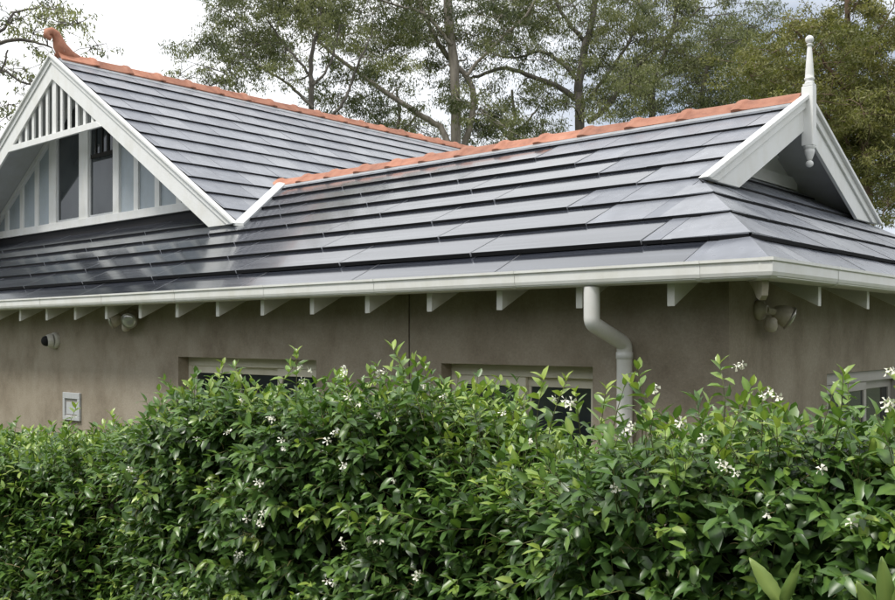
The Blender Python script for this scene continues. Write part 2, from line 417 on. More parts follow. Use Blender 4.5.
def tile_mesh(T, name, mats):
    top, bot, n = tile_geo(T)
    mb = MB(); mb.add(top + bot, [tuple(range(n))], 0); b = 0
    mb.f.append(tuple(range(2 * n - 1, n - 1, -1))); mb.m.append(1); mb.sm.append(False)
    for i in range(n):
        j = (i + 1) % n; nose = T['loc'][i][1] < .001 and T['loc'][j][1] < .001
        mb.f.append((i, n + i, n + j, j)); mb.m.append(1 if nose else 2); mb.sm.append(False)
    return mb.mesh(name, mats)

# roof decks (carry the tiles)
def deck(name, quad, th, mat, label, drop=0.03):
    n = Vector(quad[1]) - Vector(quad[0]); n = n.cross(Vector(quad[2]) - Vector(quad[0])).normalized()
    if n.z < 0: n = -n
    mb = MB(); k = len(quad)
    mb.add([Vector(p) - n * drop for p in quad] + [Vector(p) - n * (th + drop) for p in quad],
           [tuple(range(k)), tuple(range(2 * k - 1, k - 1, -1))] + [(i, k + i, k + (i + 1) % k, (i + 1) % k) for i in range(k)])
    o = mb.build(name, mat, house); o['label'] = label; return o
HB = lambda y: XC - AH * (y - YC)                       # hip x at y
ye = YC + 0.075
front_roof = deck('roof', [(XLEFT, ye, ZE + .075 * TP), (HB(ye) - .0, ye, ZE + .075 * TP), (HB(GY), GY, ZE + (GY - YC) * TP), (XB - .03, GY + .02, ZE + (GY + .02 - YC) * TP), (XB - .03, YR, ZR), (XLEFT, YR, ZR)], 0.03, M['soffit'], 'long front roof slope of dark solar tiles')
xe_ = XC - 0.06
SX = -3.55
side_roof = deck('roof', [(xe_, YC + .06 / AH, ZE + .06 * TS), (SX, YC + (XC - SX) / AH, ZE + (XC - SX) * TS), (SX, 2 * YR - YC - (XC - SX) / AH, ZE + (XC - SX) * TS), (xe_, 2 * YR - YC - .06 / AH, ZE + .06 * TS)], 0.028, M['soffit'], 'grey tiled hip slope at the end of the house')
XV = XL + (ZL - ZR) / TQ
back_roof = deck('roof', [(XV + .1, YR, ZR), (XB - .03, YR, ZR), (XB - .03, 2 * YR - GY, ZE + (GY - YC) * TP), (XC - .06, 2 * YR - YC - .06, ZE + .03), (XL + (ZL - ZE) / TQ + .1, 2 * YR - YC - .06, ZE + .03)], 0.03, M['lining'], 'rear roof slope')
GEND = 16.5
zq = lambda x: ZL - 0.03 - abs(x - XL) * TQ
XR_ = XL + (ZL - (ZE + (YL - YC) * TP)) / TQ            # barge foot
gable_roof = deck('roof', [(XL, YL + .035, zq(XL)), (XL, GEND, zq(XL)), (XR_ + .9, GEND, zq(XR_ + .9)), (XR_ + .0, YR + 1.0, zq(XR_)), (XR_ - .06, YL + .035, zq(XR_ - .06))], 0.05, M['lining'], 'grey tiled slope of the tall gable', 0.0)
gable_roof_l = deck('roof', [(XL - .001, YL + .035, zq(XL)), (XL - .001, GEND, zq(XL)), (XL - 5.4, GEND, zq(XL - 5.4)), (XL - 5.4, YL + .035, zq(XL - 5.4))], 0.05, M['lining'], 'far slope of the tall gable with pale lining', 0.0)

# front slope tiles ------------------------------------------------
E0, EX = 0.3865, 0.4085
SLOPE = W / CF
SOLW, PLW = 1.31, 0.437
rows = [(-1, 0.085, E0 - 0.085)] + [(k, E0 + k * EX, EX) for k in range(8)]
# right end of the solar field per row (u from the corner) read off the photograph's joints
sol_start = {-1: 0.52, 0: 0.93, 1: 1.55, 2: 1.95, 3: 1.60, 4: 2.15, 5: 2.62, 6: 3.3, 7: 99}
xval = lambda y: XR_ - (y - YL) * TP / TQ                # valley x at y
for k, s0, ex in rows:
    y0 = YC + s0 * CF
    lap = 0.03 if k < 7 else -(EX - (SLOPE - 0.035 - s0))
    if k < 7: lp = lap; e_ = ex
    else: lp = 0.0; e_ = SLOPE - 0.03 - s0
    clips = []
    if k <= 2: clips.append((-1, AH * CF, 0.0))                      # hip: u >= AH*y
    else: clips.append((-1, 0, -(XC - XB) - 0.035))
    if y0 > YG - 0.35: clips.append((1, -(TP / TQ) * CF, (XC - XR_) - (YL - YC) * (TP / TQ) * 1.0 - 0.0 + 0.0))
    ul = 15.6 if y0 <= YG - 0.35 else 9.0
    st = sol_start[k]
    # plain tiles from the end up to the solar field
    u = 0.0 if k <= 2 else (XC - XB)
    first = (0.21 + 0.437 * ((k * 0.37) % 1.0))
    e1 = st - 0.0
    if st < 50:
        # walk back from the solar field towards the hip
        u = st
        ws = [0.125, 0.30, 0.42] if k in (-1, 0, 2) else [0.42, 0.30, 0.42]
        j = 0
        while u > -0.6:
            w_ = ws[j % len(ws)] if j < 2 else PLW
            lay(PF, front_roof, u - w_, w_, s0, e_, 0.019 if k >= 0 else .006, 'roof_tile', clips, lp, base=.004 if k >= 0 else -.010); u -= w_; j += 1
        u = st
        while u < ul:
            lay(PF, front_roof, u, SOLW, s0, e_, 0.025 if k >= 0 else .006, 'solar_tile', clips, lp, gap=0.015, base=.004 if k >= 0 else -.010); u += SOLW
    else:
        u = 0.35
        while u < ul:
            lay(PF, front_roof, u, PLW, s0, e_, 0.017, 'roof_tile', clips, lp); u += PLW
# end slope tiles -----------------------------------------------------
for k, s0, ex in rows[:6]:
    f_ = (TP * CF) / (TS * CS)
    ss, e2 = (s0 * f_, ex * f_)
    if k == -1: ss = 0.07; e2 = E0 * f_ - 0.07
    u = (0.31 * (k + 2)) % PLW
    L = 2 * W
    while u < L:
        if u < 6.2:
            lay(PS, side_roof, u, PLW, ss, e2, 0.019 if k >= 0 else .006, 'roof_tile', [(-1, CS / AH, 0.0), (1, CS / AH, L)], 0.03, base=.004 if k >= 0 else -.010)
        u += PLW
# folded hip tiles, one per course
f_ = (TP * CF) / (TS * CS)
for k, s0, ex in rows[:4]:
    a_, b_ = (s0, s0 + ex + .012) if k < 2 else (s0, min(s0 + ex, (GY - YC) / CF + .03))
    hh = (lambda s: .019 * (1 - (s - s0) / (ex + .03)) + .0105) if k >= 0 else (lambda s: .006 * (1 - (s - s0) / (ex + .03)) - .002)
    if k == -1: a_ = .03
    P = []
    for dz in (0, -.007):
        for s in (a_, b_):
            h1 = hh(max(s, s0)) + dz; wf = .17 if k < 2 else .12
            hp = PF.pt(AH * s * CF, s, h1 * .9); hp2 = PS.pt(s * f_ * CS / AH, s * f_, h1 * .9); mid = (hp + hp2) / 2 + Vector((0, 0, .010))
            P += [PF.pt(AH * b_ * CF + wf, s, h1), mid, PS.pt(b_ * f_ * CS / AH + wf, s * f_, h1)]
    mb = MB(); mb.add(P, [(0, 1, 4, 3), (1, 2, 5, 4)], 0)
    mb.add(P, [(6, 9, 10, 7), (7, 10, 11, 8), (0, 6, 7, 1), (1, 7, 8, 2), (3, 4, 10, 9), (4, 5, 11, 10), (0, 3, 9, 6), (2, 8, 11, 5)], 0)
    mb.build('hip_tile', [M['tile'], M['tile_edge']], side_roof)
# gable slope tiles (s measured up from the foot) ------------------------
LG = 5.45
GF = Plane(PG.pt(0, LG), (0, 1, 0), (-1, 0, TQ))
EG = 0.405
row = 0
s0 = 0.12
while s0 < LG - 0.08:
    e_ = min(EG, LG - 0.03 - s0)
    u = 0.05 - ((row * 0.47) % 1.0) * PLW
    # valley: s >= ... x = XL + (LG-s)*CG ; keep x <= xval(y)-0.05
    while u < GEND - YL:
        yt = YL + u; vx = xval(max(yt, YL)) if yt < YR else XV + (yt - YR) * TP / TQ
        if XL + (LG - s0 - e_) * CG < vx + .02 and XL + (LG - s0) * CG < XV + 1.6:
            lay(GF, gable_roof, u, PLW, s0, e_, 0.024, 'roof_tile', [(-1, 0, -0.045)], 0.03 if e_ == EG else 0.0)
        u += PLW
    s0 += EG; row += 1

cache = {}
plain = sorted([T for T in TILES if T['kind'] == 'roof_tile'], key=lambda T: T['d'])
indiv = [T for T in TILES if T['kind'] == 'solar_tile'] + plain[:290]
rest = plain[290:]
for T in indiv:
    mats = [M['solar'], M['black'], M['rim']] if T['kind'] == 'solar_tile' else [M['tile'], M['tile_edge'], M['tile_edge']]
    if T['key'] and T['key'] in cache: me = cache[T['key']]
    else:
        me = tile_mesh(T, T['kind'], mats)
        if T['key']: cache[T['key']] = me
    o = bpy.data.objects.new(T['kind'], me)
    mt = T['plane'].mat(T['u'], T['s'])
    if T['kind'] == 'roof_tile':
        mt = mt @ Matrix.Translation((0, 0, rng.uniform(0, 0.003))) @ Matrix.Rotation(rng.uniform(-.004, .004), 4, 'Z')
    link(o, T['roof'], mt)
for roof in {id(T['roof']): T['roof'] for T in rest}.values():
    mb = MB()
    for T in rest:
        if T['roof'] is not roof: continue
        top, bot, n = tile_geo(T); mt = T['plane'].mat(T['u'], T['s'])
        P = [mt @ Vector(p) for p in top + bot]
        mb.add(P, [tuple(range(n))], 0); mb.add(P, [(i, n + i, n + (i + 1) % n, (i + 1) % n) for i in range(n)], 1)
    if mb.v:
        o = mb.build('far_roof_tiles', [M['tile'], M['tile_edge']], roof, kind='stuff')

# ridge tiles --------------------------------------------------------
def ridge_tile_mesh(L, tp):
    """angular ridge tile along local x with a raised collar at x=0; apex at z=0"""
    mb = MB(); sec = []
    def ring(x, up, wd):
        h = 0.155 + wd
        pr = [(-h, -h * tp - 0.012 + up), (-0.075 - wd, -0.03 + up + 0.0), (-0.04, 0.006 + up), (0, 0.02 + up), (0.04, 0.006 + up), (0.075 + wd, -0.03 + up), (h, -h * tp - 0.012 + up)]
        return [(x, y, z) for y, z in pr]
    xs_ = [(0.0, 0.062, .013), (0.025, 0.069, .017), (0.07, 0.067, .015), (0.10, 0.054, .004), (0.13, 0.048, 0), (L * .6, 0.045, 0), (L + 0.03, 0.043, 0)]
    P = []; 
    for x, up, wd in xs_: P += ring(x, up, wd)
    for x, up, wd in xs_: P += [(a, b * 0.93, c_ - 0.018) for a, b, c_ in ring(x, up, wd)]
    n = 7; m = len(xs_); F = []
    for i in range(m - 1):
        for k in range(n - 1):
            F.append((i * n + k, i * n + k + 1, (i + 1) * n + k + 1, (i + 1) * n + k))
            o = m * n; F.append((o + i * n + k, o + (i + 1) * n + k, o + (i + 1) * n + k + 1, o + i * n + k + 1))
        for k in (0, n - 1): F.append((i * n + k, (i + 1) * n + k, m * n + (i + 1) * n + k, m * n + i * n + k))
    for i in (0, m - 1):
        for k in range(n - 1): F.append((i * n + k, i * n + k + 1, m * n + i * n + k + 1, m * n + i * n + k))
    mb.add(P, F, 0, False); return mb.mesh('ridge_tile', M['terra'])
def lay_ridge(roof, start, dirv, count, L, tp):
    me = ridge_tile_mesh(L, tp); d = Vector(dirv); y = Vector((0, 0, 1)).cross(d)
    for i in range(count):
        m = Matrix.Identity(4); p = Vector(start) + d * (i * L)
        for r in range(3): m[r][0] = d[r]; m[r][1] = y[r]; m[r][2] = (0, 0, 1)[r]; m[r][3] = p[r]
        m = m @ Matrix.Rotation(rng.uniform(-.008, .008), 4, 'Y') @ Matrix.Rotation(rng.uniform(-.02, .02), 4, 'X')
        link(bpy.data.objects.new('ridge_tile', me), roof, m)
nr = 13; L = (XB - 0.055 - (XV - 0.06)) / nr
lay_ridge(front_roof, (XV - 0.06, YR, ZR + 0.01), (1, 0, 0), nr, L, TP)
ng = 18; L2 = 0.52
lay_ridge(gable_roof, (XL, YL + 0.10 + ng * L2, zq(XL) + 0.03), (0, -1, 0), ng, L2, TQ)
def strip(roof, a, b, tp):
    a, b = Vector(a), Vector(b); d = (b - a).normalized(); y = Vector((0, 0, 1)).cross(d)
    mb = MB()
    for sg in (-1, 1):
        P = [a + y * sg * .10 + Vector((0, 0, -.10 * tp + .045)), b + y * sg * .10 + Vector((0, 0, -.10 * tp + .045)),
             b + y * sg * .215 + Vector((0, 0, -.215 * tp + .036)), a + y * sg * .215 + Vector((0, 0, -.215 * tp + .036))]
        Q = [p - Vector((0, 0, .03)) for p in P]
        mb.add(P + Q, [(0, 1, 2, 3), (7, 6, 5, 4), (0, 4, 5, 1), (2, 6, 7, 3), (1, 5, 6, 2), (0, 3, 7, 4)])
    mb.build('pointing_strip', M['capstrip'], roof)
strip(front_roof, (XV + 0.12, YR, ZR), (XB - 0.06, YR, ZR), TP)
strip(gable_roof, (XL, YL + 0.05, zq(XL)), (XL, GEND, zq(XL)), TQ)

# scroll finial on the tall gable (path in the YZ plane)
zt = zq(XL) + 0.06; mb = MB()
pts = [(XL, YL + .42, zt - .02), (XL, YL + .27, zt + .0), (XL, YL + .165, zt + .04), (XL, YL + .11, zt + .12), (XL, YL + .085, zt + .20), (XL, YL + .055, zt + .26), (XL, YL - .005, zt + .29), (XL, YL - .065, zt + .265), (XL, YL - .075, zt + .21), (XL, YL - .03, zt + .19), (XL, YL - .012, zt + .22)]
mb.tube(pts, [.05, .085, .11, .092, .072, .060, .054, .050, .046, .038, .02], 12)
mb.build('scroll_finial', M['terra'], gable_roof)

# valley flashing -----------------------------------------------------
a = Vector((XR_ - .06, YL - .03, ZE + (YL - .03 - YC) * TP)); b = Vector((XV + .05, YR - .09, ZR - .09 * TP))
d = (b - a); across = Vector((1, 0, 0)); mb = MB()
P = [a + Vector((-.03, 0, .072)), b + Vector((-.03, 0, .072)), b + Vector((.14, 0, .050)), a + Vector((.14, 0, .050))]
Q = [p - Vector((0, 0, .035)) for p in P]
mb.add(P + Q, [(0, 1, 2, 3), (7, 6, 5, 4), (0, 4, 5, 1), (2, 6, 7, 3), (1, 5, 6, 2), (0, 3, 7, 4)])
mb.build('valley_flashing', M['flash'], front_roof)

# ---------------------------------------------------------------- eaves
prof = [(-.009, 0), (.008, 0), (.010, -.012), (.010, -.096), (.112, -.096), (.112, -.012), (.117, -.012), (.117, -.106), (.040, -.106), (.018, -.101), (.005, -.088), (0, -.07), (0, -.022), (-.009, -.015)]
YEND = 2 * YR - YC
mb = MB(); n = len(prof); P = []
for o_, z in prof: P.append((XLEFT, YC + o_, ZG + z))
for o_, z in prof: P.append((XC - o_, YC + o_, ZG + z))
for o_, z in prof: P.append((XC - o_, YEND, ZG + z))
mb.add(P, [(j * n + i, j * n + (i + 1) % n, (j + 1) * n + (i + 1) % n, (j + 1) * n + i) for j in range(2) for i in range(n)])
mb.add(P[:n], [tuple(range(n))]); mb.add(P[2 * n:], [tuple(range(n))])
gutter = mb.build('gutter', M['gutter'], house)
fr = [(-.0125, .001), (-.0125, -.016), (-.0035, -.023), (-.0035, -.071), (.002, -.090), (.016, -.1045), (.040, -.1095), (.117, -.1095), (.117, -.107), (.041, -.107), (.018, -.1015), (.0045, -.0885), (-.0005, -.070), (-.0005, -.0225), (-.0095, -.0155), (-.0095, .001)]
seams = [-2.36 - 1.22 * k for k in range(10)]
for x in seams:
    mb = MB(); mb.prism([(YC + o_, ZG + z) for o_, z in fr], 'x', x - .012, x + .012); mb.build('gutter_clip', M['gutter'], gutter)
for y in (5.62, 6.84, 8.06):
    mb = MB(); mb.prism([(XC - o_, ZG + z) for o_, z in fr], 'y', y - .012, y + .012); mb.build('gutter_clip', M['gutter'], gutter)
mb = MB(); k = len(fr)
P = [(XC - o_ - .07, YC + o_, ZG + z) for o_, z in fr] + [(XC - o_, YC + o_, ZG + z) for o_, z in fr] + [(XC - o_, YC + o_ + .07, ZG + z) for o_, z in fr]
mb.add(P, [(j * k + i, j * k + (i + 1) % k, (j + 1) * k + (i + 1) % k, (j + 1) * k + i) for j in range(2) for i in range(k)])
mb.build('corner_bracket', M['gutter'], gutter)

# rafters: end face plumb, bottom edge rising with the roof
zb0 = CZ + 0.165
for kf in range(26):
    x = -2.584 - 0.6 * kf
    if x < XLEFT + .6: break
    y0, y1 = YC + .125, YW + .02
    top = lambda y: ZE + (y - YC) * TP - .072
    mb = MB(); mb.prism([(y0, zb0), (y0, top(y0)), (y1, top(y1)), (y1, zb0 + (y1 - y0) * TP)], 'x', x - .023, x + .023)
    mb.build('rafter', M['rafter'], house, bevel=.003)
for y in (5.66, 6.51, 7.36, 8.21, 9.06, 9.91):
    x0, x1 = XC - .125, XW - .02
    top = lambda x: ZE + (XC - x) * TS - .075
    mb = MB(); mb.prism([(x0, zb0 + .01), (x0, top(x0)), (x1, top(x1)), (x1, zb0 + .01 + (x0 - x1) * TS * .8)], 'y', y - .023, y + .023)
    mb.build('rafter', M['rafter'], house, bevel=.003)
# rounded hip rafter end at the corner
hx = lambda q: (XC - .10 - q * AH, YC + .13 + q)
mb = MB(); pr = [(-.03, .155), (-.03, .02), (-.02, -.03), (.015, -.055), (.06, -.04), (.11, .01), (.38, .20), (.38, .36), (.02, .19)]
P = []
for sgn in (-.016, .016):
    for q, z in pr:
        x, y = hx(q); P.append((x + sgn * .79, y + sgn * .61, zb0 + .072 + z * .9))
n = len(pr); mb.add(P, [tuple(range(n)), tuple(range(2 * n - 1, n - 1, -1))] + [(i, n + i, n + (i + 1) % n, (i + 1) % n) for i in range(n)])
mb.build('hip_rafter', M['plastic_old'], house)

# downpipe: outlet, offset bends back to the wall
X0 = -3.055; r_ = .047
y0, y1 = YC + .062, YW - .056
zc = lambda y: y
path = [(X0, y0, ZG - .11), (X0, y0, CZ + .11)]
A_, B_ = Vector((X0, y0, CZ + .075)), Vector((X0 + .03, y1, CZ - .045))
for i in range(1, 5):
    f = i / 5; path.append(tuple(Vector((X0, y0, CZ + .11)).lerp(A_, f).lerp(A_.lerp(B_, .10 * f), f)))
path += [tuple(A_.lerp(B_, .12)), tuple(A_.lerp(B_, .88))]
for i in range(1, 5):
    f = i / 5; path.append(tuple(A_.lerp(B_, .88 + .12 * f).lerp(Vector((X0 + .03, y1, CZ - .045 - .035 * f)), f)))
path += [(X0 + .03, y1, CZ - .085), (X0 + .03, y1, 0.02)]
mb = MB(); mb.tube(path, r_, 20); dp = mb.build('downpipe', M['pipe'], house)
mb = MB(); mb.lathe([(r_ + .001, 0), (r_ + .004, .001), (r_ + .004, .04), (r_ + .001, .041)], (X0 + .03, y1, CZ - .135), n=20); mb.build('collar', M['pipe'], dp)
for z in (1.7, .6):
    mb = MB(); mb.lathe([(r_ + .001, 0), (r_ + .004, .001), (r_ + .004, .025), (r_ + .001, .026)], (X0 + .03, y1, z), n=20); mb.build('pipe_strap', M['pipe'], dp)

# ---------------------------------------------------------------- tall gable front
def barge(plane_axis, pos, outw, apex, foot, h, th, name, mat, cut=None):
    """board between apex (u,z) and foot (u,z) (top edge), depth h vertical; pos = face coordinate, outw = outward sign"""
    (ua, za), (uf, zf) = apex, foot
    sl = (zf - za) / (uf - ua)
    def b(m, t0, t1, d0, d1):   # strip from t0 to t1 below the top edge
        ue = lambda t: uf
        # foot cut level with the roof below: slide inward along the slope for lower edges
        fo = lambda t: cut(t) if cut else (uf, zf - t)
        p = [(ua, za - t0), fo(t0), fo(t1), (ua, za - t1)]
        a0, a1 = pos + outw * d0, pos + outw * d1
        m.prism(p, plane_axis, a0, a1)
    m = MB(); b(m, 0, h, -th, 0)
    o = m.build(name, mat, house, bevel=.003)
    m = MB(); b(m, -.006, .030, .001, .045); m.build('cap_mould', mat, o, bevel=.004)
    m = MB(); b(m, .0305, .105, .001, .018); m.build('facing_strip', mat, o, bevel=.004)
    return o
BH = 0.33
zroofY = ZE + (YL - YC) * TP + .045
def footcut(sg):
    def f(t_):   # point where the line t below the top edge meets the roof level
        z = zroofY; u = XL + sg * ((ZL - t_ - z) / TQ); return (u, z)
    return f
barge('y', YL, -1, (XL, ZL), (XR_, zroofY), BH, .03, 'bargeboard', M['white'], footcut(1))
barge('y', YL, -1, (XL - .001, ZL), (2 * XL - XR_, zroofY), BH, .03, 'bargeboard', M['white'], footcut(-1))
# spindle screen
RZ = CZ + 2.665
scr_mb = MB()
hw = lambda z: (ZL - BH - z) / TQ - .002
zr0, zr1 = RZ, RZ + .085
scr_mb.prism([(XL - hw(zr0), zr0), (XL + hw(zr0), zr0), (XL + hw(zr1), zr1), (XL - hw(zr1), zr1)], 'y', YL + .03, YL - .006)
scr = scr_mb.build('gable_screen', M['white'], house, bevel=.003); scr['label'] = 'white spindle screen at the gable apex'
for k in range(-6, 7):
    x = XL + .205 * k; w_ = .055 if k == 0 else .031
    zt0 = ZL - BH + .12 - abs(x - XL) * TQ
    if zt0 < zr1 + .13: continue
    mb = MB(); mb.prism([(x - w_, zr1 + .001), (x + w_, zr1 + .001), (x + w_, zt0), (x - w_, zt0)], 'y', YL + .055, YL + (.031 if k else .0305))
    mb.build('slat', M['white'], scr)

# gable wall: panels between battens, two windows
zw = lambda x: zq(x) - .075
SB = CZ + 1.555; ST = CZ + 1.665
K = .972
bat = [K * x for x in (-17.45, -16.95, -16.42, -15.80, -15.27, -14.765)]
batr = [K * x for x in (-11.88, -11.36, -10.855)]
wl = [(K * -14.12, K * -13.42), (K * -13.16, K * -12.468)]
gw = MB(); xl_, xr_ = XL - (zw(XL) - ST) / TQ, XL + (zw(XL) - ST) / TQ
gw.prism([(xl_, ST), (xr_, ST), (XL, zw(XL))], 'y', YG + .06, YG + .12)
gwall = gw.build('gable_wall', M['panel'], house); gwall['label'] = 'pale blue-grey gable wall with white battens'
mb = MB(); mb.box(xl_ + .12, xr_ - .12, YG - .05, YG + .03, SB, ST); mb.build('sill_board', M['white'], gwall, bevel=.004)
mb = MB(); mb.box(xl_ + .1, xr_ - .1, YG - .01, YG + .05, SB - .16, SB - .001); mb.build('apron_flashing', M['tile_edge'], gwall)
def colpoly(a, b, drop=.06):
    zt_ = lambda x: zw(x) - drop
    pts = [(a, ST), (b, ST)]
    if a < XL < b: pts += [(b, zt_(b)), (XL, zt_(XL)), (a, zt_(a))]
    else: pts += [(b, zt_(b)), (a, zt_(a))]
    return [(x, max(z, ST + .002)) for x, z in pts]
edges = [xl_] + bat + [K * -14.22]
for a, b in zip(edges[:-1], edges[1:]):
    if max(zw(a), zw(b)) - .06 < ST + .05: continue
    mb = MB(); mb.prism(colpoly(a + .002, b - .002), 'y', YG + .02, YG + .055); mb.build('panel', M['panel'], gwall)
edges = [K * -12.39] + batr + [xr_ - .12]
for a, b in zip(edges[:-1], edges[1:]):
    if max(zw(a), zw(b)) - .06 < ST + .03: continue
    mb = MB(); mb.prism(colpoly(a + .002, b - .002), 'y', YG + .02, YG + .055); mb.build('panel', M['panel'], gwall)
for x in bat + batr:
    if zw(x) - .06 < ST + .03: continue
    mb = MB(); mb.prism(colpoly(x - .055, x + .055), 'y', YG - .012, YG + .019); mb.build('batten', M['white'], gwall, bevel=.003)
for a, b in ((K * -14.34, wl[0][0]), (wl[0][1], wl[1][0]), (wl[1][1], K * -12.31)):
    mb = MB(); mb.prism(colpoly(a, b), 'y', YG - .02, YG + .05); mb.build('window_post', M['white'], gwall, bevel=.004)
for i, (a, b) in enumerate(wl):
    mb = MB(); mb.prism(colpoly(a - .001, b + .001, .09), 'y', YG + .022, YG + .03)
    gwin = mb.build('window', M['glass'], gwall)
    if i == 1:
        zt_ = CZ + 2.50
        mb = MB(); mb.box(a + .012, b - .012, YG + .008, YG + .020, zt_, zt_ + .055)
        for q in (1, 2, 3):
            x = a + (b - a) * q / 4; mb.box(x - .012, x + .012, YG + .010, YG + .020, zt_ + .055, CZ + 3.15)
        mb.build('glazing_bars', M['gap'], gwall)
    mb = MB(); mb.box(a + .001, a + .03, YG + .005, YG + .021, ST + .001, min(zw(a), zw(b)) - .1); mb.box(b - .03, b - .001, YG + .005, YG + .021, ST + .001, min(zw(a), zw(b)) - .1)
    mb.box(a + .03, b - .03, YG + .005, YG + .021, ST + .001, ST + .04); mb.build('window_frame', M['box_grey'], gwall)
# raked trim under the lining
for sg in (-1, 1):
    mb = MB(); xa = XL; xb = XL + sg * (zw(XL) - ST - .02) / TQ
    mb.prism([(xa, zw(xa) + .01), (xb, zw(xb) + .01), (xb + (-sg) * .0, zw(xb) - .075), (xa, zw(xa) - .075)], 'y', YG - .035 - (.001 if sg > 0 else 0), YG + .018)
    mb.build('raked_trim', M['white'], gwall)

# ---------------------------------------------------------------- gablet on the end
ZA = ZR + .055
HBRG = .29
tg = (ZA - (ZE + (GY - YC) * TP + .05)) / (YR - GY)
zf_side = ZE + (XC - XB) * TS + .045
def gfoot(sg):
    def f(t_):
        return (YR + sg * ((ZA - t_ - zf_side) / tg), zf_side)
    return f
for sg in (-1, 1):
    barge('x', XB, 1, (YR + (.0005 * sg), ZA), (YR + sg * (ZA - zf_side) / tg, zf_side), HBRG, .03, 'bargeboard', M['white'], gfoot(sg))
# recessed gablet wall with diagonal braces
GX = -3.46
zgw = lambda y: ZR - .05 - abs(y - YR) * TP
zfl = ZE + (XC - GX) * TS + .02
hwid = (zgw(YR) - zfl) / TP
mb = MB(); mb.prism([(YR - hwid, zfl), (YR + hwid, zfl), (YR, zgw(YR))], 'x', GX - .05, GX); gl = mb.build('gablet_wall', M['white'], house)
mb = MB(); mb.box(GX + .001, GX + .03, YR - hwid + .15, YR + hwid - .15, zfl + .002, zfl + .11); mb.build('sill_board', M['white'], gl)
for sg in (-1, 1):
    mb = MB(); c0, c1 = YR + sg * .07, YR + sg * (hwid * .62)
    mb.prism([(c0, zfl + .112), (c0 + sg * .14, zfl + .112), (YR + sg * .42 + sg * .10, zgw(YR + sg * .52) - .03), (YR + sg * .40, zgw(YR + sg * .40) - .03)], 'x', GX + .001, GX + .03)
    mb.build('brace', M['white'], gl)
    # vertical purlin boards lining the overhang
# finial: square post, turned spire above, turned drop below
fb = .034
mb = MB(); mb.box(XB - .02, XB + .076, YR - fb - .006, YR + fb + .006, CZ + 1.545, ZA + .055)
fin = mb.build('gable_finial', M['white'], house, bevel=.006); fin['label'] = 'white turned timber finial on the end gable'
px_, py_ = XB + .033, YR
mb = MB(); mb.box(px_ - .040, px_ + .040, YR - .040, YR + .040, ZA + .0555, ZA + .075)
pr = [(.045, 0), (.05, .01), (.043, .03), (.035, .035), (.05, .05), (.052, .065), (.042, .075), (.044, .10), (.034, .25), (.023, .385), (.019, .41), (.028, .415), (.030, .428), (.02, .434)]
mb.lathe([(a * .78, b * .76) for a, b in pr], (px_, py_, ZA + .075), n=18)
b_ = [(.033 * math.sin(math.pi * i / 10) + .0005, .434 * .76 + .034 - .033 * math.cos(math.pi * i / 10)) for i in range(11)]
mb.lathe(b_, (px_, py_, ZA + .075), n=18); mb.build('spire', M['white'], fin)
zb_ = CZ + 1.545
mb = MB(); pr = [(.044, 0), (.046, -.015), (.036, -.022), (.042, -.035), (.038, -.06), (.024, -.10), (.020, -.112)]
pr += [(.030 * math.sin(math.pi * i / 8) * 1.0 + (.018 if i == 0 else .0005), -.113 - .03 + .03 * math.cos(math.pi * i / 8)) for i in range(9)]
mb.lathe(pr, (px_, py_, zb_ - .001), n=18); mb.build('drop', M['white'], fin)

# ================================================================== fixtures on the walls
o = thing('security_camera', (-10.18, YW, CZ - .05), 'white round dome security camera on the taupe wall', 'camera')
mb = MB(); mb.lathe([(.088, 0), (.09, .012), (.088, .03), (.078, .045)], (-10.18, YW - .0005, CZ - .045), (0, -1, 0), 24); mb.build('base', M['plastic'], o)
mb = MB(); mb.lathe([(.076, 0), (.075, .02), (.068, .05), (.066, .055)], (-10.18, YW - .046, CZ - .045), (-.25, -1, -.1), 24); mb.build('housing', M['plastic'], o)
mb = MB(); mb.lathe([(.058, 0), (.055, .02), (.044, .04), (.025, .053), (.003, .058)], (-10.195, YW - .10, CZ - .05), (-.25, -1, -.1), 20); mb.build('lens_dome', M['black'], o)

o = thing('wall_panel', (-9.81, YW, CZ - .9), 'small pale grey framed panel with recessed face on the taupe wall', 'wall panel')
x0, x1, z0, z1 = -9.99, -9.63, CZ - .895, CZ - .60; f_ = .045
mb = MB(); mb.box(x0, x1, YW - .026, YW - .001, z1 - f_ - .02, z1); mb.box(x0, x1, YW - .026, YW - .001, z0, z0 + f_); mb.box(x0, x0 + f_, YW - .026, YW - .001, z0 + f_, z1 - f_ - .02); mb.box(x1 - f_, x1, YW - .026, YW - .001, z0 + f_, z1 - f_ - .02)
mb.build('frame', M['box_grey'], o, bevel=.004)
mb = MB(); mb.box(x0 + f_, x1 - f_, YW - .010, YW - .001, z0 + f_, z1 - f_ - .02); mb.build('face', M['grey_frame'], o)
mb = MB(); mb.box(x0 + f_ + .02, x1 - f_ - .02, YW - .014, YW - .0105, z0 + f_ + .02, z1 - f_ - .06); mb.build('notice', M['box_grey'], o)

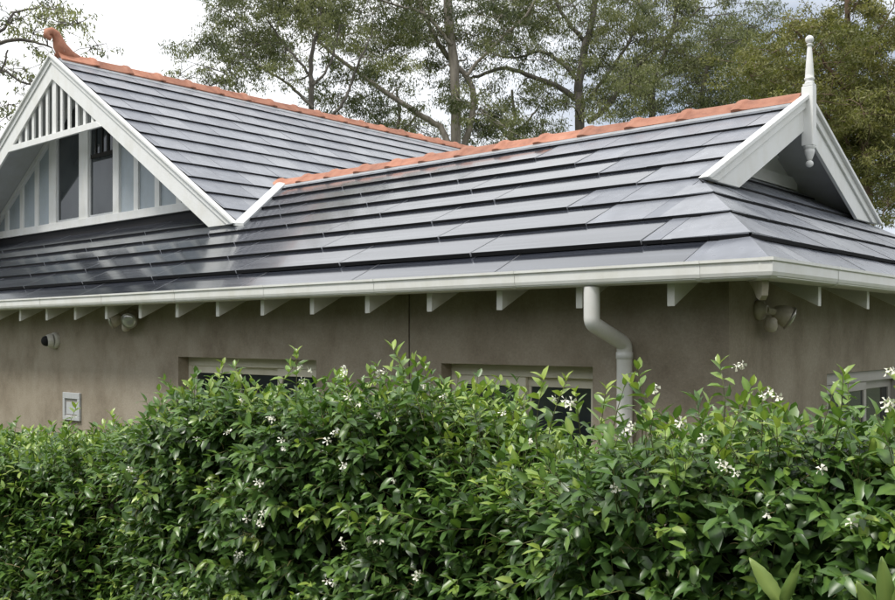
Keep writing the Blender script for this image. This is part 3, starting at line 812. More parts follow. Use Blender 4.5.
def floodlight(org, nrm, heads, label, s=1.0):
    """round base on the wall, elbow arms to reflector lamps, sensor below"""
    org = Vector(org); nrm = Vector(nrm).normalized()
    o = thing('floodlight', org, label, 'floodlight')
    mb = MB(); mb.lathe([(.065 * s, 0), (.068 * s, .01), (.062 * s, .03), (.035 * s, .045), (.03 * s, .06)], org + nrm * .001, nrm, 18); mb.build('base', M['plastic_old'], o)
    hub = org + nrm * .055 * s
    for d in heads:
        d = Vector(d).normalized(); e = hub + d * .12 * s
        mb = MB(); mb.tube([hub, hub.lerp(e, .5), e], [.026 * s, .024 * s, .026 * s], 10); arm = mb.build('arm', M['plastic_old'], o)
        ld = (d + Vector((0, -.35, -.45)) + nrm * .7).normalized()
        mb = MB(); mb.lathe([(.028 * s, -.03 * s), (.046 * s, -.015 * s), (.060 * s, .015 * s), (.070 * s, .05 * s), (.074 * s, .085 * s), (.070 * s, .09 * s)], e, ld, 18); h = mb.build('lamp_head', M['plastic_old'], o)
        mb = MB(); mb.lathe([(.0745 * s, .078 * s), (.079 * s, .080 * s), (.079 * s, .094 * s), (.071 * s, .096 * s)], e, ld, 18); mb.build('lamp_ring', M['chrome'], h)
        mb = MB(); mb.lathe([(.069 * s, 0), (.06 * s, .010), (.035 * s, .018), (.003, .021)], e + ld * .0905 * s, ld, 18); mb.build('lamp_glass', M['lampglass'], h)
    sb = hub + Vector((0, 0, -.05 * s)) + nrm * .03
    mb = MB(); mb.lathe([(.025 * s, 0), (.04 * s, -.015), (.042 * s, -.06 * s), (.034 * s, -.085 * s), (.012, -.095 * s)], sb, (0, 0, 1), 12); mb.build('sensor', M['plastic_old'], o)
    return o
floodlight((-8.60, YW, CZ + .19), (0, -1, 0), [(-1, -.25, -.1), (1, -.25, -.1)], 'twin-lamp floodlight under the eave near the dome camera', 1.0)
floodlight((XW, 5.50, CZ + .155), (1, 0, 0), [(.25, 1, -.12)], 'single-lamp floodlight on the end wall beside the corner', .9)

# ================================================================== HEDGE
LEAF_F = [(0, 2, 1), (0, 3, 2), (1, 2, 5, 4), (2, 3, 6, 5), (4, 5, 7), (5, 6, 7)]
def rot_from(d, up):
    """matrix with columns x, y=d, z~up"""
    d = d / np.linalg.norm(d); x = np.cross(d, up); nx = np.linalg.norm(x)
    if nx < 1e-6: x = np.array([1., 0, 0])
    else: x = x / nx
    z = np.cross(x, d); return np.stack([x, d, z], 1)
def sprig(r, length, pairs, L, young):
    """stem along +z: leaf base points, directions, sizes, tones, stem points"""
    pos, dr, sz, tn = [], [], [], []
    bend = r.normal(0, .25, 2)
    sp = lambda f: np.array([bend[0] * f * f * length, bend[1] * f * f * length, f * length])
    ph = r.uniform(0, 6.28)
    for k in range(pairs):
        f = .18 + .80 * (k + .5) / pairs
        for side in (0, 1):
            az = ph + k * 1.571 + side * 3.1416 + r.normal(0, .25); el = r.normal(.25, .25) + .45 * f
            pos.append(sp(f)); dr.append((math.cos(az) * math.cos(el), math.sin(az) * math.cos(el), math.sin(el)))
            sz.append(L * r.uniform(.8, 1.15) * (1 - .35 * max(0, f - .6) / .4)); tn.append(young * f + r.normal(0, .11) + .20)
    for side in (0, 1):
        az = ph + side * 3.14; pos.append(sp(1.0)); dr.append((math.cos(az) * .45, math.sin(az) * .45, 1.0)); sz.append(L * r.uniform(.5, .8)); tn.append(young + .3)
    return np.array(pos), np.array(dr), np.array(sz), np.array(tn), np.array([sp(0), sp(.35), sp(.7), sp(1.02)])
def grow_leaves(pos, dr, up, sz, r):
    """vectorised folded, drooping leaves -> (k,8,3)"""
    k = len(pos); d = dr / np.linalg.norm(dr, axis=1, keepdims=True)
    x = np.cross(d, up); x /= np.linalg.norm(x, axis=1, keepdims=True) + 1e-9; z = np.cross(x, d)
    wd = sz * r.uniform(.40, .53, k); fo = r.uniform(.05, .30, k); cu = r.uniform(.02, .5, k)
    T_ = np.zeros((k, 8, 3)); ys = [0, .30, .30, .30, .68, .68, .68, 1.0]; wx = [0, -.45, 0, .45, -.40, 0, .40, 0]; fz = [0, 1, 0, 1, .8, 0, .8, 0]
    for i in range(8):
        T_[:, i, 0] = wx[i] * wd; T_[:, i, 1] = ys[i] * sz; T_[:, i, 2] = -cu * ys[i] ** 2 * sz + fz[i] * fo * wd
    return pos[:, None] + T_[:, :, :1] * x[:, None] + T_[:, :, 1:2] * d[:, None] + T_[:, :, 2:] * z[:, None]

HT = [(-9.0, 1.78), (-5.344, 1.793), (-4.637, 1.84), (-4.141, 1.90), (-3.71, 1.90), (-3.334, 1.885), (-3.129, 1.95), (-3.033, 2.05), (-2.909, 2.11), (-2.705, 2.14), (-2.441, 2.15), (-2.248, 2.13), (-2.071, 2.16), (-1.946, 2.175), (-1.829, 2.16), (-1.717, 2.125), (-1.612, 2.125), (-1.416, 2.115), (-1.297, 2.115), (-1.157, 2.12), (-1.053, 2.11), (-0.943, 2.125), (-0.863, 2.12), (-0.797, 2.125), (-0.733, 2.14), (-0.672, 2.15), (-0.604, 2.15), (0.0, 2.15), (2.0, 2.14)]
hx_, hz_ = np.array([p[0] for p in HT]), np.array([p[1] for p in HT]) - 0.065
hz_ -= .075 * np.exp(-((hx_ + 1.53) / .26) ** 2)
hz_ -= np.interp(hx_, [-3.4, -3.1, -2.12, -1.95, -1.75, -1.4, -1.15, -0.9], [.022, .0, .0, .045, .105, .065, .0, .0])
def hedge_surface(X, q):
    """q metres along the cross-section from z=0.5 at the front; returns point and outward normal"""
    H = np.interp(X, hx_, hz_)
    bump = .07 * np.sin(3.1 * X + 1.3 * np.sin(2.2 * q + X)) + .05 * np.sin(6.3 * X + 4.1 * q) + .035 * np.sin(11.0 * X - 7 * q + 1)
    Yf = 1.80 + bump
    rise = H - .16 - .5
    r = .16
    z = np.where(q < rise, .5 + q, 0.0); y = np.where(q < rise, Yf, 0.0)
    a = np.clip((q - rise) / r, 0, 1.571)
    z = np.where(q >= rise, H - .16 + r * np.sin(a) + .4 * bump * np.sin(a), z); y = np.where(q >= rise, Yf + r * (1 - np.cos(a)), y)
    ex = np.maximum(0, q - rise - 1.571 * r); y = y + ex; z = z - .16 * ex
    ny = np.where(q < rise, -1.0, -np.cos(a)); nz2 = np.where(q < rise, 0.12, np.sin(a))
    return np.stack([X, y, z], -1), np.stack([.5 * np.cos(3.1 * X + q), ny, nz2], -1)

r = np.random.default_rng(5)
TPL = [sprig(r, r.uniform(.13, .20), int(r.integers(3, 6)), .055, r.uniform(0.0, .25)) for _ in range(22)]
TPY = [sprig(r, r.uniform(.15, .21), 4, .052, r.uniform(.45, .7)) for _ in range(10)]
TPS = [sprig(r, r.uniform(.15, .20), 6, .05, r.uniform(.45, .7)) for _ in range(8)]
NS = 12500
Xs = np.concatenate([r.uniform(-5.6, .5, int(NS * .86)), r.uniform(-9, -5.6, int(NS * .14))])
qs = r.uniform(.25, 2.35, len(Xs))
P, Nn = hedge_surface(Xs, qs)
LP, LD, LU, LZ, LT, ST_ = [], [], [], [], [], []
def put(tpl, p, d, sc, spin, nrm, droop=.32):
    ps, dr, sz, tn, stp = tpl
    d = d / np.linalg.norm(d); e1 = np.cross(d, [0.3, 0.2, 1.0] if abs(d[2]) < .95 else [1.0, 0, 0]); e1 /= np.linalg.norm(e1); e2 = np.cross(d, e1)
    c_, s_ = math.cos(spin), math.sin(spin)
    B = np.stack([e1 * c_ + e2 * s_, -e1 * s_ + e2 * c_, d], 1)
    LP.append((ps * sc) @ B.T + p); LD.append(dr @ B.T + nrm * .25 + np.array([0, 0, -droop])); LZ.append(sz * sc)
    LU.append(np.array([0, 0, 1.0]) + nrm * .55 + r.normal(0, .28, ps.shape)); LT.append(np.clip(tn + r.normal(0, .07), 0, 1)); ST_.append((stp * sc) @ B.T + p)
for i in range(len(Xs)):
    n_ = Nn[i] / np.linalg.norm(Nn[i])
    depth = abs(r.normal(0, .065)) + .09
    d = n_ * .75 + np.array([0, 0, .55]) + r.normal(0, .38, 3)
    topness = max(0, n_[2])
    young = r.random() < (.07 + .42 * topness)
    tp_ = TPY[r.integers(len(TPY))] if young else TPL[r.integers(len(TPL))]
    put(tp_, P[i] - n_ * depth, d, r.uniform(.85, 1.12), r.uniform(0, 6.28), n_)
# tall soft shoots standing above the clipped top (image column, tip row)
def on_y(px, py, Y):
    d = VIEW + RIGHT * ((px - 447.5) / FPX) + Vector((0, 0, (336.35 - py) / FPX)); k = Y / d.y
    return np.array([d.x * k, Y, CZ + d.z * k])
for px, py in [(298, 345), (407, 346), (398, 354), (432, 356), (647, 362), (657, 368), (735, 356), (215, 360), (240, 360), (225, 366), (523, 376), (615, 374), (603, 380), (553, 376), (772, 388), (860, 368), (842, 378), (887, 372), (68, 402), (125, 408), (110, 414), (462, 380), (20, 415), (340, 368), (362, 362), (480, 384), (575, 384), (700, 392), (800, 388), (745, 372), (180, 408), (275, 360), (422, 352), (505, 384), (-40, 415), (940, 372)]:
    tip = on_y(px, py, 1.95 + r.normal(0, .06))
    d = np.array([r.normal(0, .15), r.normal(0, .15), 1.0]); sc = r.uniform(.8, 1.05); tp_ = TPS[r.integers(len(TPS))]
    ln = tp_[4][-1][2] * sc * 1.12
    put(tp_, tip - d / np.linalg.norm(d) * ln, d, sc, r.uniform(0, 6.28), np.array([0, -.4, .3]), .1)
LV = grow_leaves(np.concatenate(LP), np.concatenate(LD), np.concatenate(LU), np.concatenate(LZ), r); LT = np.concatenate(LT)

def np_mesh(name, V, F_idx, sizes, mats, tone=None, smooth=True):
    """V (n,3); F_idx flat loop vertex indices; sizes per face"""
    me = bpy.data.meshes.new(name)
    me.vertices.add(len(V)); me.vertices.foreach_set('co', V.astype(np.float32).ravel())
    me.loops.add(len(F_idx)); me.loops.foreach_set('vertex_index', F_idx.astype(np.int32))
    me.polygons.add(len(sizes)); st = np.concatenate([[0], np.cumsum(sizes)[:-1]]).astype(np.int32)
    me.polygons.foreach_set('loop_start', st)
    me.polygons.foreach_set('use_smooth', np.full(len(sizes), smooth))
    me.materials.append(mats)
    if tone is not None:
        a = me.attributes.new('tone', 'FLOAT', 'POINT'); a.data.foreach_set('value', tone.astype(np.float32))
    me.update(calc_edges=True); me.validate(); return me
LF = np.array([i for f in LEAF_F for i in f]); LS = np.array([len(f) for f in LEAF_F])
def leaves_mesh(name, V, T, mat):
    k = len(V)
    idx = (LF[None, :] + 8 * np.arange(k)[:, None]).ravel()
    return np_mesh(name, V.reshape(-1, 3), idx, np.tile(LS, k), mat, (np.repeat(T, 8).reshape(k, 8) + np.array([.14, -.03, .14, -.03, -.03, .12, -.03, .05])).clip(0, 1).ravel())

hedge = thing('jasmine_hedge', (-3.0, 2.1, 0.0), 'glossy green clipped jasmine hedge dotted with small white flowers', 'hedge')
# the leaves nearest the camera are parts of their own
ctr = LV.mean(1); rel = ctr - np.array([0, 0, CZ])
dep = rel @ np.array(VIEW); lat = rel @ np.array(RIGHT)
u_ = 447.5 + FPX * lat / dep; v_ = 336.35 - FPX * rel[:, 2] / dep
Ps, _ = hedge_surface(ctr[:, 0], np.maximum(0.0, ctr[:, 2] - .5))
front = (ctr[:, 1] < Ps[:, 1] + .02)
ok = (u_ > 5) & (u_ < 890) & (v_ > 340) & (v_ < 595) & front & (dep > .5)
order = np.argsort(np.where(ok, dep, 1e9))[:280]
sel = np.zeros(len(LV), bool); sel[order] = True
o = bpy.data.objects.new('foliage', leaves_mesh('foliage', LV[~sel] - np.array([-3.0, 2.1, 1.4]), LT[~sel], M['jasmine']))
link(o, hedge, Matrix.Translation((-3.0, 2.1, 1.4))); o['kind'] = 'stuff'
for i in order:
    c_ = LV[i, 0]
    me = leaves_mesh('leaf', (LV[i] - c_)[None], LT[i:i + 1], M['jasmine'])
    link(bpy.data.objects.new('leaf', me), hedge, Matrix.Translation(Vector(c_)))
# sprig stems, joined
mb = MB()
for s_ in ST_:
    mb.tube([s_[0], s_[1], s_[2], s_[3]], [.0017, .0015, .0012, .0008], 3, cap=False)
mb.build('twigs', M['stem'], hedge, kind='stuff', fix=False)
# tan curled stalks of spent flowers
mb = MB()
for _ in range(900):
    X_ = r.uniform(-5.2, .3); p_, n_ = hedge_surface(np.array([X_]), np.array([r.uniform(.5, 2.0)])); n_ = n_[0] / np.linalg.norm(n_[0]); b_ = p_[0] - n_ * r.uniform(.0, .05)
    d_ = n_ * .6 + r.normal(0, .6, 3); d_ /= np.linalg.norm(d_); L_ = r.uniform(.02, .045); e_ = r.normal(0, .5, 3)
    mb.tube([b_, b_ + d_ * L_ * .5 + e_ * L_ * .1, b_ + d_ * L_ + e_ * L_ * .45], [.0013, .0011, .0008], 3, cap=False)
mb.build('spent_stalks', M['tan'], hedge, kind='stuff', fix=False)
# sheet for the twig mass, blocks light; inner shade put into its colour
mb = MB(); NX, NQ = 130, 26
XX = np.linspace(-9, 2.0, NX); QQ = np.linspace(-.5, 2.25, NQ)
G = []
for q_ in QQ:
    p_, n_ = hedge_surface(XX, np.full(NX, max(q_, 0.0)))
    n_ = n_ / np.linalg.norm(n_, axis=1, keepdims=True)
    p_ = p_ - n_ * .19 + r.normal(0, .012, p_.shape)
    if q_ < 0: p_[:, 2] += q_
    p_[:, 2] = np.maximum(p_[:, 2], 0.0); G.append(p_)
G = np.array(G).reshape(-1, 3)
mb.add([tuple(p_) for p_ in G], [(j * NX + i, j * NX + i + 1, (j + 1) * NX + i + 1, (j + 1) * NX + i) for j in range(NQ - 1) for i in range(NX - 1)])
mb.build('shade_core', M['core'], hedge)

# flowers -----------------------------------------------------------
def flower_mesh(r, D):
    mb = MB()
    for k in range(5):
        a = k * 1.2566; ca, sa = math.cos(a), math.sin(a); cb, sb = math.cos(a + .5), math.sin(a + .5); cc, sc_ = math.cos(a - .12), math.sin(a - .12)
        z = r.uniform(-.003, .004); cd, sd2 = math.cos(a + .42), math.sin(a + .42); q = r.uniform(.85, 1.15)
        mb.add([(ca * D * .09, sa * D * .09, .001), (cc * D * .30 * q, sc_ * D * .30 * q, .000), (cc * D * .5 * q, sc_ * D * .5 * q, -.002 + z), (cd * D * .52 * q, sd2 * D * .52 * q, .002 + z), (cd * D * .26, sd2 * D * .26, .004)], [(0, 1, 4), (1, 2, 3, 4)])
    mb.lathe([(D * .05, -D * .25), (D * .07, 0), (D * .10, .002)], (0, 0, 0), n=5)
    return mb.mesh('flower', M['petal'], fix=False)
FM = [flower_mesh(rng, d) for d in (.022, .025, .020, .024)]
def put_flower(px, py, spread_px, n):
    for _ in range(n):
        x_, y_ = px + rng.gauss(0, spread_px), py + rng.gauss(0, spread_px * .8)
        # march to the hedge face
        best = None
        for Y in np.arange(1.45, 2.2, .02):
            p_ = on_y(x_, y_, Y); H = np.interp(p_[0], hx_, hz_)
            s_, _ = hedge_surface(np.array([p_[0]]), np.array([max(0., p_[2] - .5)]))
            if Y >= s_[0, 1] - .075: best = p_; break
        if best is None: best = on_y(x_, y_, 1.85)
        v2 = (Vector((0, 0, CZ)) - Vector(best)).normalized(); d = (v2 * .7 + Vector((rng.gauss(0, .4), rng.gauss(0, .3), .35 + rng.gauss(0, .3)))).normalized()
        q = d.to_track_quat('Z', 'Y').to_matrix().to_4x4()
        link(bpy.data.objects.new('flower', rng.choice(FM)), hedge, Matrix.Translation(Vector(best)) @ q @ Matrix.Rotation(rng.uniform(0, 6.28), 4, 'Z'))
for px, py, sp_, n in [(257, 515, 7, 5), (192, 440, 2, 1), (280, 445, 4, 2), (258, 480, 4, 2), (236, 555, 3, 2), (228, 432, 5, 2), (348, 541, 3, 2), (375, 539, 4, 3), (415, 574, 5, 3), (328, 578, 5, 2), (378, 412, 4, 2), (340, 465, 2, 1), (381, 372, 5, 3), (300, 385, 5, 2), (360, 400, 5, 2), (570, 404, 3, 2), (632, 425, 4, 2), (682, 426, 3, 2), (727, 465, 5, 3), (615, 490, 4, 2), (772, 392, 4, 3), (886, 404, 4, 3), (768, 512, 3, 1), (855, 522, 3, 1), (738, 366, 3, 2), (890, 372, 4, 2), (655, 392, 4, 2), (500, 410, 4, 1), (330, 440, 4, 2), (820, 470, 3, 1), (440, 395, 3, 1), (205, 490, 3, 1), (395, 480, 2, 1), (530, 440, 3, 1), (300, 370, 4, 3), (345, 372, 4, 3), (240, 398, 4, 2), (420, 385, 4, 2), (270, 420, 3, 2), (700, 440, 3, 1), (560, 398, 3, 2), (130, 470, 3, 1)]:
    put_flower(px, py, sp_, n)

# young shrub with large pale leaves in front of the hedge ------------
sh = thing('young_shrub', tuple(on_y(830, 600, 1.05)[:2]) + (0.0,), 'pale green young shoot with broad pointed leaves in front of the hedge', 'plant')
def big_leaf(base, tip, wdt, up, tone):
    base, tip = np.array(base), np.array(tip); d = tip - base; L = np.linalg.norm(d)
    nseg = 12
    V = []; F = []
    B = rot_from(d, np.array(up))
    for i in range(nseg + 1):
        f = i / nseg; w_ = wdt * (math.sin(math.pi * min(1, f * .93 + .04)) ** .8) * (1.15 - .35 * f)
        w_ *= 1.05 if i % 2 else .97
        if i == nseg: w_ = .0008
        zc_ = -.16 * L * f * f
        for s_ in (-1, 0, 1): V.append(B @ np.array([s_ * w_, f * L, zc_ + abs(s_) * w_ * .35 + (0.0015 * math.sin(f * 9 + s_) if s_ else 0)]) + base)
    for i in range(nseg):
        for k in (0, 1): F.append((i * 3 + k, i * 3 + k + 1, (i + 1) * 3 + k + 1, (i + 1) * 3 + k))
    c_ = V[0]
    me = np_mesh('leaf', np.array(V) - c_, np.array([i for f in F for i in f]), np.array([4] * len(F)), M['bigleaf'], np.tile([tone - .12, tone + .3, tone - .12], nseg + 1).clip(0, 1))
    o = link(bpy.data.objects.new('leaf', me), sh, Matrix.Translation(Vector(c_)))
    md = o.modifiers.new('thick', 'SOLIDIFY'); md.thickness = .0006
tocam = (0.35, -.8, .5)
for bx_, by_, tx, ty, wd, tn, Y in [(783, 606, 752, 559, .0095, .75, 1.1), (781, 608, 797, 566, .0065, .35, 1.09), (888, 625, 884, 562, .009, .5, 1.0), (876, 622, 860, 584, .008, .55, 1.02), (900, 625, 905, 580, .010, .6, 1.0)]:
    big_leaf(on_y(bx_, by_, Y), on_y(tx, ty, Y - .02), wd, tocam, tn)
mb = MB()
root = Vector((sh.location.x, sh.location.y, 0.0))
for bx_, by_, Y in ((782, 607, 1.095), (888, 625, 1.0), (876, 622, 1.02), (900, 625, 1.0)):
    b_ = Vector(on_y(bx_, by_, Y)); mb.tube([root, root.lerp(b_, .5) + Vector((0, .02, .1)), b_], [.006, .004, .002], 6)
mb.build('stalk', M['stem'], sh)

# ================================================================== TREES
def smooth_path(pts, n):
    """Catmull-Rom resample"""
    p = [np.array(x, float) for x in pts]; p = [2 * p[0] - p[1]] + p + [2 * p[-1] - p[-2]]; o = []
    segs = len(p) - 3
    for i in range(n + 1):
        f = i / n * segs; k = min(int(f), segs - 1); t_ = f - k; a, b, c_, d = p[k:k + 4]
        o.append(.5 * ((2 * b) + (-a + c_) * t_ + (2 * a - 5 * b + 4 * c_ - d) * t_ ** 2 + (-a + 3 * b - 3 * c_ + d) * t_ ** 3))
    return o
def tree(name, label, D, limbs, zones, seed, leafmat_, barkmat, leafL=.15, leafW=.028, per=260, crad=(.45, .8), dspread=1.6, hang=.75, twigs=4, dirx=0.0):
    """limbs: polylines of (px,py,width_px[,depth offset]); zones: (cx,cy,rx,ry,count) of foliage clumps"""
    r = np.random.default_rng(seed); sc = max(.6, D / 30.0)
    root = thing(name, tuple(at(limbs[0][0][0], 600, D))[:2] + (0.0,), label, 'tree', 'gum trees behind the house')
    nodes, rads, segs = [], [], []
    wood = MB()
    for li, lm in enumerate(limbs):
        pts = []; ws = []
        off = 0.0
        for k, q in enumerate(lm):
            off = q[3] if len(q) > 3 else off + (r.normal(0, .15 * sc) if li else 0)
            pts.append(np.array(at(q[0], q[1], D + off))); ws.append(q[2] * D / FPX / 2 * .8)
        if li == 0:
            g = np.array([pts[0][0], pts[0][1], 0.0]); pts = [g] + pts; ws = [ws[0] * 1.3] + ws
        n = max(6, 4 * len(pts)); sp = smooth_path(pts, n); rr = np.interp(np.linspace(0, 1, n + 1), np.linspace(0, 1, len(ws)), ws)
        sp = [p + r.normal(0, .012 * sc, 3) * (1 if 0 < i < n else 0) for i, p in enumerate(sp)]
        wood.tube(sp, list(rr), 9 if li == 0 else 7, cap=True)
        for i, p in enumerate(sp):
            if p[2] > 2.5: nodes.append(p); rads.append(rr[i])
    clumps = []
    for cx, cy, rx, ry, cnt in zones:
        for _ in range(cnt):
            a = r.uniform(0, 6.28); q = math.sqrt(r.uniform(0, 1))
            clumps.append(np.array(at(cx + rx * q * math.cos(a), cy + ry * q * math.sin(a), D + .5 * sc + r.normal(0, dspread))))
    NA = np.array(nodes); clumps.sort(key=lambda c_: np.min(np.linalg.norm(NA - c_, axis=1)))
    V, T, LFs = [], [], []
    for c_ in clumps:
        NA = np.array(nodes); dv = c_ - NA; dist = np.linalg.norm(dv, axis=1)
        cost = dist + .9 * np.maximum(0, -dv[:, 2]) - 1.2 * np.minimum(np.array(rads), .12 * sc)
        j = int(np.argmin(cost)); s_ = NA[j]; Ld = dist[j]
        if Ld > .25 * sc:
            ctrl = s_ + (c_ - s_) * .5 + np.array([0, 0, .10 * Ld]) + r.normal(0, .13 * Ld, 3)
            n = max(4, min(9, int(Ld / .35 / sc) + 3)); rb = min(rads[j] * .7, .016 * sc + .018 * Ld); pts = []
            for i in range(n + 1):
                f = i / n; p = (1 - f) ** 2 * s_ + 2 * f * (1 - f) * ctrl + f * f * c_
                if 0 < i < n: p = p + r.normal(0, .035 * (Ld * sc) ** .5, 3)
                pts.append(p)
            rr = [rb + (.010 * sc - rb) * (i / n) ** .8 for i in range(n + 1)]
            wood.tube(pts, rr, 5, cap=False)
            for i in range(1, n + 1): nodes.append(pts[i]); rads.append(rr[i])
        cr = r.uniform(*crad); k = int(per * (2 * cr / (crad[0] + crad[1])) ** 2 * r.uniform(.55, 1.3))
        # several sub-tufts so that the clump is uneven
        nt_ = int(r.integers(4, 8)); tc_ = c_ + r.normal(0, .55, (nt_, 3)) * cr * np.array([1, 1, .6]); tone0 = r.normal(.5, .26)
        for tw in range(min(twigs, nt_)):
            wood.tube([c_, c_.copy() * .5 + tc_[tw] * .5 + r.normal(0, .05 * sc, 3), tc_[tw]], [.014 * sc, .010 * sc, .006 * sc], 3, cap=False)
        own = r.integers(0, nt_, k)
        p = tc_[own] + r.normal(0, 1, (k, 3)) * cr * np.array([.18, .18, .10])
        d = r.normal(0, .55, (k, 3)); d[:, 2] -= hang; d /= np.linalg.norm(d, axis=1, keepdims=True)
        sd_ = np.cross(d, r.normal(0, 1, (k, 3))); sd_ /= np.linalg.norm(sd_, axis=1, keepdims=True)
        L_ = leafL * r.uniform(.6, 1.25, (k, 1)); w_ = leafW * r.uniform(.7, 1.3, (k, 1)) * .5
        V.append(np.stack([p, p + d * L_ * .45 + sd_ * w_, p + d * L_, p + d * L_ * .45 - sd_ * w_], 1)); T.append(np.clip(tone0 + r.normal(0, .16, k), 0, 1))
    V = np.concatenate(V); T = np.concatenate(T); k = len(V)
    wood.build('trunk', barkmat, root, fix=False)
    c0 = V.reshape(-1, 3).mean(0)
    me = np_mesh('crown', V.reshape(-1, 3) - c0, np.arange(4 * k), np.full(k, 4), leafmat_, np.repeat(T, 4), smooth=False)
    link(bpy.data.objects.new('crown', me), root, Matrix.Translation(Vector(c0)))
    return root

tree('gum_tree', 'tall gum with pale straight trunk and long leaning grey limb behind the roof junction', 56.0,
     [[(456, 330, 15), (456, 140, 13), (455, 80, 12), (449, 20, 11), (446, -40, 9), (444, -70, 5)],
      [(450, 150, 9), (440, 128, 8), (415, 112, 7), (385, 92, 6), (352, 68, 5), (322, 45, 4), (300, 20, 2)],
      [(463, 150, 9), (470, 125, 8), (474, 98, 8), (468, 78, 7), (452, 62, 7), (436, 40, 6), (424, 15, 5), (408, -20, 4)],
      [(466, 76, 5), (480, 60, 4), (505, 35, 4), (530, 10, 3), (545, -20, 2)],
      [(452, 45, 5), (425, 15, 4), (395, 5, 3), (355, -8, 2)]],
     [(300, 25, 70, 40, 18), (370, 20, 60, 40, 24), (440, 10, 60, 50, 22), (500, 20, 45, 45, 18), (410, 75, 60, 40, 12), (480, 110, 45, 25, 12), (345, 105, 45, 22, 9), (430, -35, 100, 20, 14)],
     3, M['gum_dark'], M['bark_pale'], dspread=2.8, crad=(1.1, 1.95), leafL=.25, leafW=.056, per=520)
tree('gum_tree', 'fine-branched gum with several thin grey stems and airy rounded crown', 50.0,
     [[(312, 330, 8), (312, 110, 7), (311, 75, 6), (312, 50, 5), (320, 20, 4), (322, -40, 3)],
      [(313, 108, 4), (300, 95, 4), (285, 82, 3), (262, 68, 3), (240, 52, 2)],
      [(311, 78, 4), (298, 60, 3), (282, 42, 3), (268, 20, 2)],
      [(313, 85, 4), (325, 72, 3), (333, 55, 3), (340, 25, 2)],
      [(332, 116, 4), (345, 100, 4), (352, 82, 3), (360, 60, 3), (372, 35, 2)]],
     [(255, 15, 42, 35, 20), (300, 5, 40, 30, 18), (238, 50, 30, 28, 10), (345, 15, 30, 35, 12), (205, 42, 10, 10, 4), (215, 78, 22, 9, 5), (185, 76, 12, 4, 2), (280, 65, 30, 20, 6), (270, -25, 60, 15, 8)],
     8, M['gum'], M['bark_dark'], crad=(.9, 1.55), per=360, leafL=.22, leafW=.05, dspread=2.4)
tree('gum_tree', 'brown-trunked gum with wide spreading dark limbs behind the orange ridge', 58.0,
     [[(581, 330, 14), (580, 118, 12), (578, 90, 11), (584, 55, 10), (592, 20, 8), (600, -40, 7), (602, -75, 4)],
      [(577, 100, 8), (560, 88, 7), (535, 78, 6), (505, 68, 5), (480, 76, 4), (465, 78, 3)],
      [(578, 80, 6), (560, 62, 5), (540, 52, 4), (515, 58, 3), (495, 55, 2)],
      [(588, 122, 7), (606, 108, 7), (622, 85, 6), (642, 62, 5), (668, 38, 4), (700, 8, 3)],
      [(588, 45, 6), (570, 25, 5), (556, 0, 4), (550, -40, 3)],
      [(592, 95, 5), (610, 70, 4), (630, 40, 4), (640, 5, 3)]],
     [(575, 20, 60, 45, 28), (640, 35, 55, 50, 30), (530, 30, 35, 40, 12), (620, 85, 40, 22, 12), (690, 20, 40, 30, 14), (545, 95, 30, 14, 5), (610, -40, 110, 25, 18)],
     14, M['gum'], M['bark_dark'], dspread=3.2, crad=(1.1, 1.95), leafL=.25, leafW=.056, per=450)
tree('gum_tree', 'slender grey gum with drooping foliage between the brown gum and the olive tree', 62.0,
     [[(655, 330, 9), (652, 110, 8), (655, 75, 7), (668, 45, 6), (676, 10, 4), (680, -60, 3)],
      [(653, 100, 5), (640, 85, 4), (622, 75, 3), (605, 62, 2)], [(656, 80, 5), (685, 65, 4), (705, 55, 3), (725, 50, 2)],
      [(700, 110, 6), (705, 80, 5), (712, 50, 4), (722, 25, 3)]],
     [(665, 75, 45, 32, 24), (705, 80, 35, 38, 26), (735, 50, 30, 30, 18), (740, 95, 20, 22, 10), (755, 20, 20, 25, 8), (640, 105, 45, 10, 8)],
     21, M['gum'], M['bark_dark'], crad=(1.2, 2.0), per=350, dspread=3.2, leafL=.26, leafW=.058)
tree('olive_tree', 'dense olive-green tree with reddish branches behind the white finial', 30.0,
     [[(870, 330, 13), (868, 200, 12), (862, 130, 11), (852, 80, 9), (848, 30, 7), (846, -40, 5)],
      [(866, 170, 6), (845, 140, 5), (825, 112, 4), (800, 90, 3)], [(866, 150, 6), (884, 110, 5), (905, 70, 4), (925, 30, 3)],
      [(856, 100, 6), (830, 70, 5), (808, 45, 4), (790, 25, 3)], [(867, 190, 5), (885, 165, 5), (905, 150, 4), (930, 140, 3)], [(852, 75, 5), (872, 45, 4), (888, 15, 3)],
      [(866, 210, 5), (850, 185, 4), (838, 165, 3), (826, 140, 2)]],
     [(800, 55, 45, 35, 36), (770, 85, 32, 30, 24), (850, 35, 45, 35, 36), (880, 90, 40, 50, 46), (835, 110, 45, 38, 44), (880, 165, 38, 45, 40), (850, 150, 30, 35, 26), (870, -30, 80, 25, 20), (960, 80, 40, 110, 50), (800, 105, 25, 20, 12)],
     33, M['olive'], M['bark_red'], crad=(.5, .95), per=400, leafL=.15, leafW=.036, dspread=1.9, hang=.35)
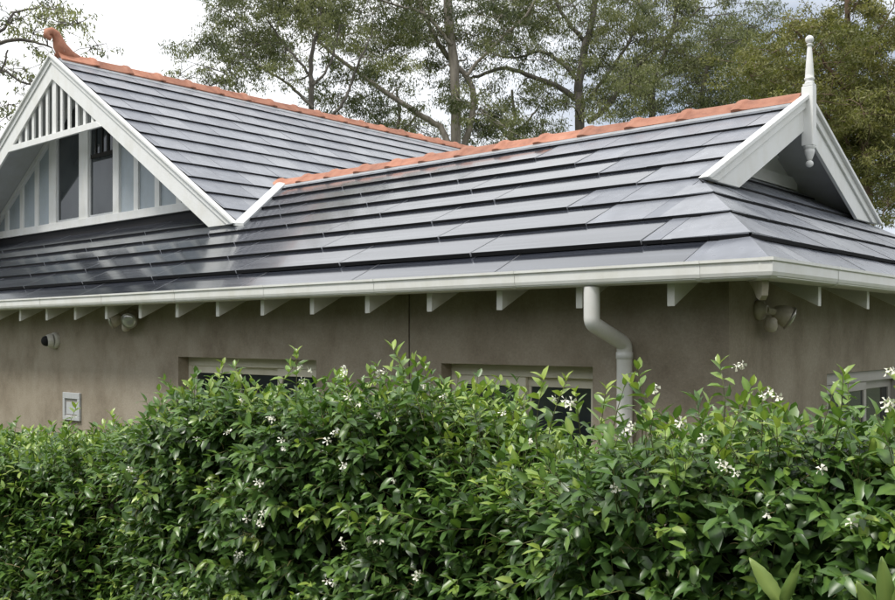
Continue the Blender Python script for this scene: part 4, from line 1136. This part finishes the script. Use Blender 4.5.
tree('gum_tree', 'sparse gum with dark twisting branches beside the scroll finial', 15.0,
     [[(-90, 330, 16), (-85, 100, 15), (-75, 20, 13), (-60, -60, 10), (-50, -130, 7)],
      [(-80, 80, 6), (-40, 62, 5), (0, 43, 5), (30, 41, 4), (52, 48, 2)],
      [(-75, 60, 5), (-30, 45, 5), (0, 32, 4), (14, 14, 3), (38, 8, 2)],
      [(-80, 100, 5), (-30, 80, 4), (0, 70, 3), (18, 80, 3), (40, 88, 2)],
      [(-84, 130, 5), (-30, 100, 4), (0, 72, 3), (8, 50, 2)]],
     [(20, 20, 45, 20, 13), (70, 15, 25, 10, 5), (25, 65, 35, 20, 10), (20, 105, 25, 14, 9), (93, 47, 6, 8, 2), (-40, 40, 30, 60, 16), (0, -50, 70, 30, 14)],
     41, M['gum'], M['bark_dark'], crad=(.18, .36), per=95, leafL=.08, leafW=.024, dspread=.7, twigs=5)
for i, (cx, lab, sd_) in enumerate(((395, 'low dark gum sapling crown showing behind the meeting of the orange ridges', 51), (510, 'dark bushy gum showing over the ridge between two large trunks', 52), (760, 'far dark gum filling the gap beside the white finial', 53))):
    tree('gum_sapling', lab, 66.0, [[(cx, 330, 6), (cx, 150, 5), (cx + 4, 120, 4), (cx + 2, 90, 3)], [(cx, 140, 3), (cx - 16, 122, 3), (cx - 30, 108, 2)], [(cx, 138, 3), (cx + 18, 120, 3), (cx + 30, 105, 2)]],
         [(cx, 128, 46, 18, 16), (cx, 150, 55, 14, 12)], sd_, M['gum_dark'], M['bark_dark'], crad=(1.1, 1.8), per=300, dspread=2.6, leafL=.26, leafW=.058)

# unseen trees added round the lot to block low sky light from the walls
r = np.random.default_rng(77)
wood = MB(); V, T = [], []
wood.tube([(0, 0, 0), (.05, 0, 1.2), (0, .08, 2.6), (-.05, 0, 4.2), (0, 0, 6.0)], [.16, .13, .10, .06, .02], 8)
for i in range(110):
    a = r.uniform(0, 6.28); z = r.uniform(.9, 7.0); R_ = 2.1 * math.sin(math.pi * min(1, (z + .6) / 8.2)) ** .7 * r.uniform(.35, 1.0)
    c_ = np.array([R_ * math.cos(a), R_ * math.sin(a), z]); wood.tube([(0, 0, max(.8, z - .9)), tuple(c_ * np.array([.5, .5, 1]) - np.array([0, 0, .25])), tuple(c_)], [.03, .02, .006], 4, cap=False)
    k = 190; p = c_ + r.normal(0, .36, (k, 3)); d = r.normal(0, .6, (k, 3)); d[:, 2] -= .4; d /= np.linalg.norm(d, axis=1, keepdims=True)
    sd_ = np.cross(d, r.normal(0, 1, (k, 3))); sd_ /= np.linalg.norm(sd_, axis=1, keepdims=True); L_ = r.uniform(.10, .2, (k, 1))
    V.append(np.stack([p, p + d * L_ * .45 + sd_ * L_ * .2, p + d * L_, p + d * L_ * .45 - sd_ * L_ * .2], 1)); T.append(np.clip(r.normal(.45, .2, k), 0, 1))
V = np.concatenate(V); T = np.concatenate(T)
trunk_me = wood.mesh('trunk', M['bark_dark'], False)
crown_me = np_mesh('crown', V.reshape(-1, 3), np.arange(4 * len(V)), np.full(len(V), 4), M['gum_dark'], np.repeat(T, 4), smooth=False)
spots = [(-25 + 4.1 * i + r.normal(0, .3), -7.6 + r.normal(0, .5), 0.0) for i in range(9)] + [(8.6 + r.normal(0, .4), -3.2 + 4.0 * i, 0.0) for i in range(5)]
for b_ in spots:
    root = thing('added_shade_tree', b_, 'dense broad green tree added out of view to shade the house walls', 'tree', 'added shade trees round the lot')
    Mx = Matrix.Translation(b_) @ Matrix.Rotation(r.uniform(0, 6.28), 4, 'Z') @ Matrix.Diagonal((1.15, 1.15, r.uniform(.75, .98), 1))
    link(bpy.data.objects.new('trunk', trunk_me), root, Mx); link(bpy.data.objects.new('crown', crown_me), root, Mx)
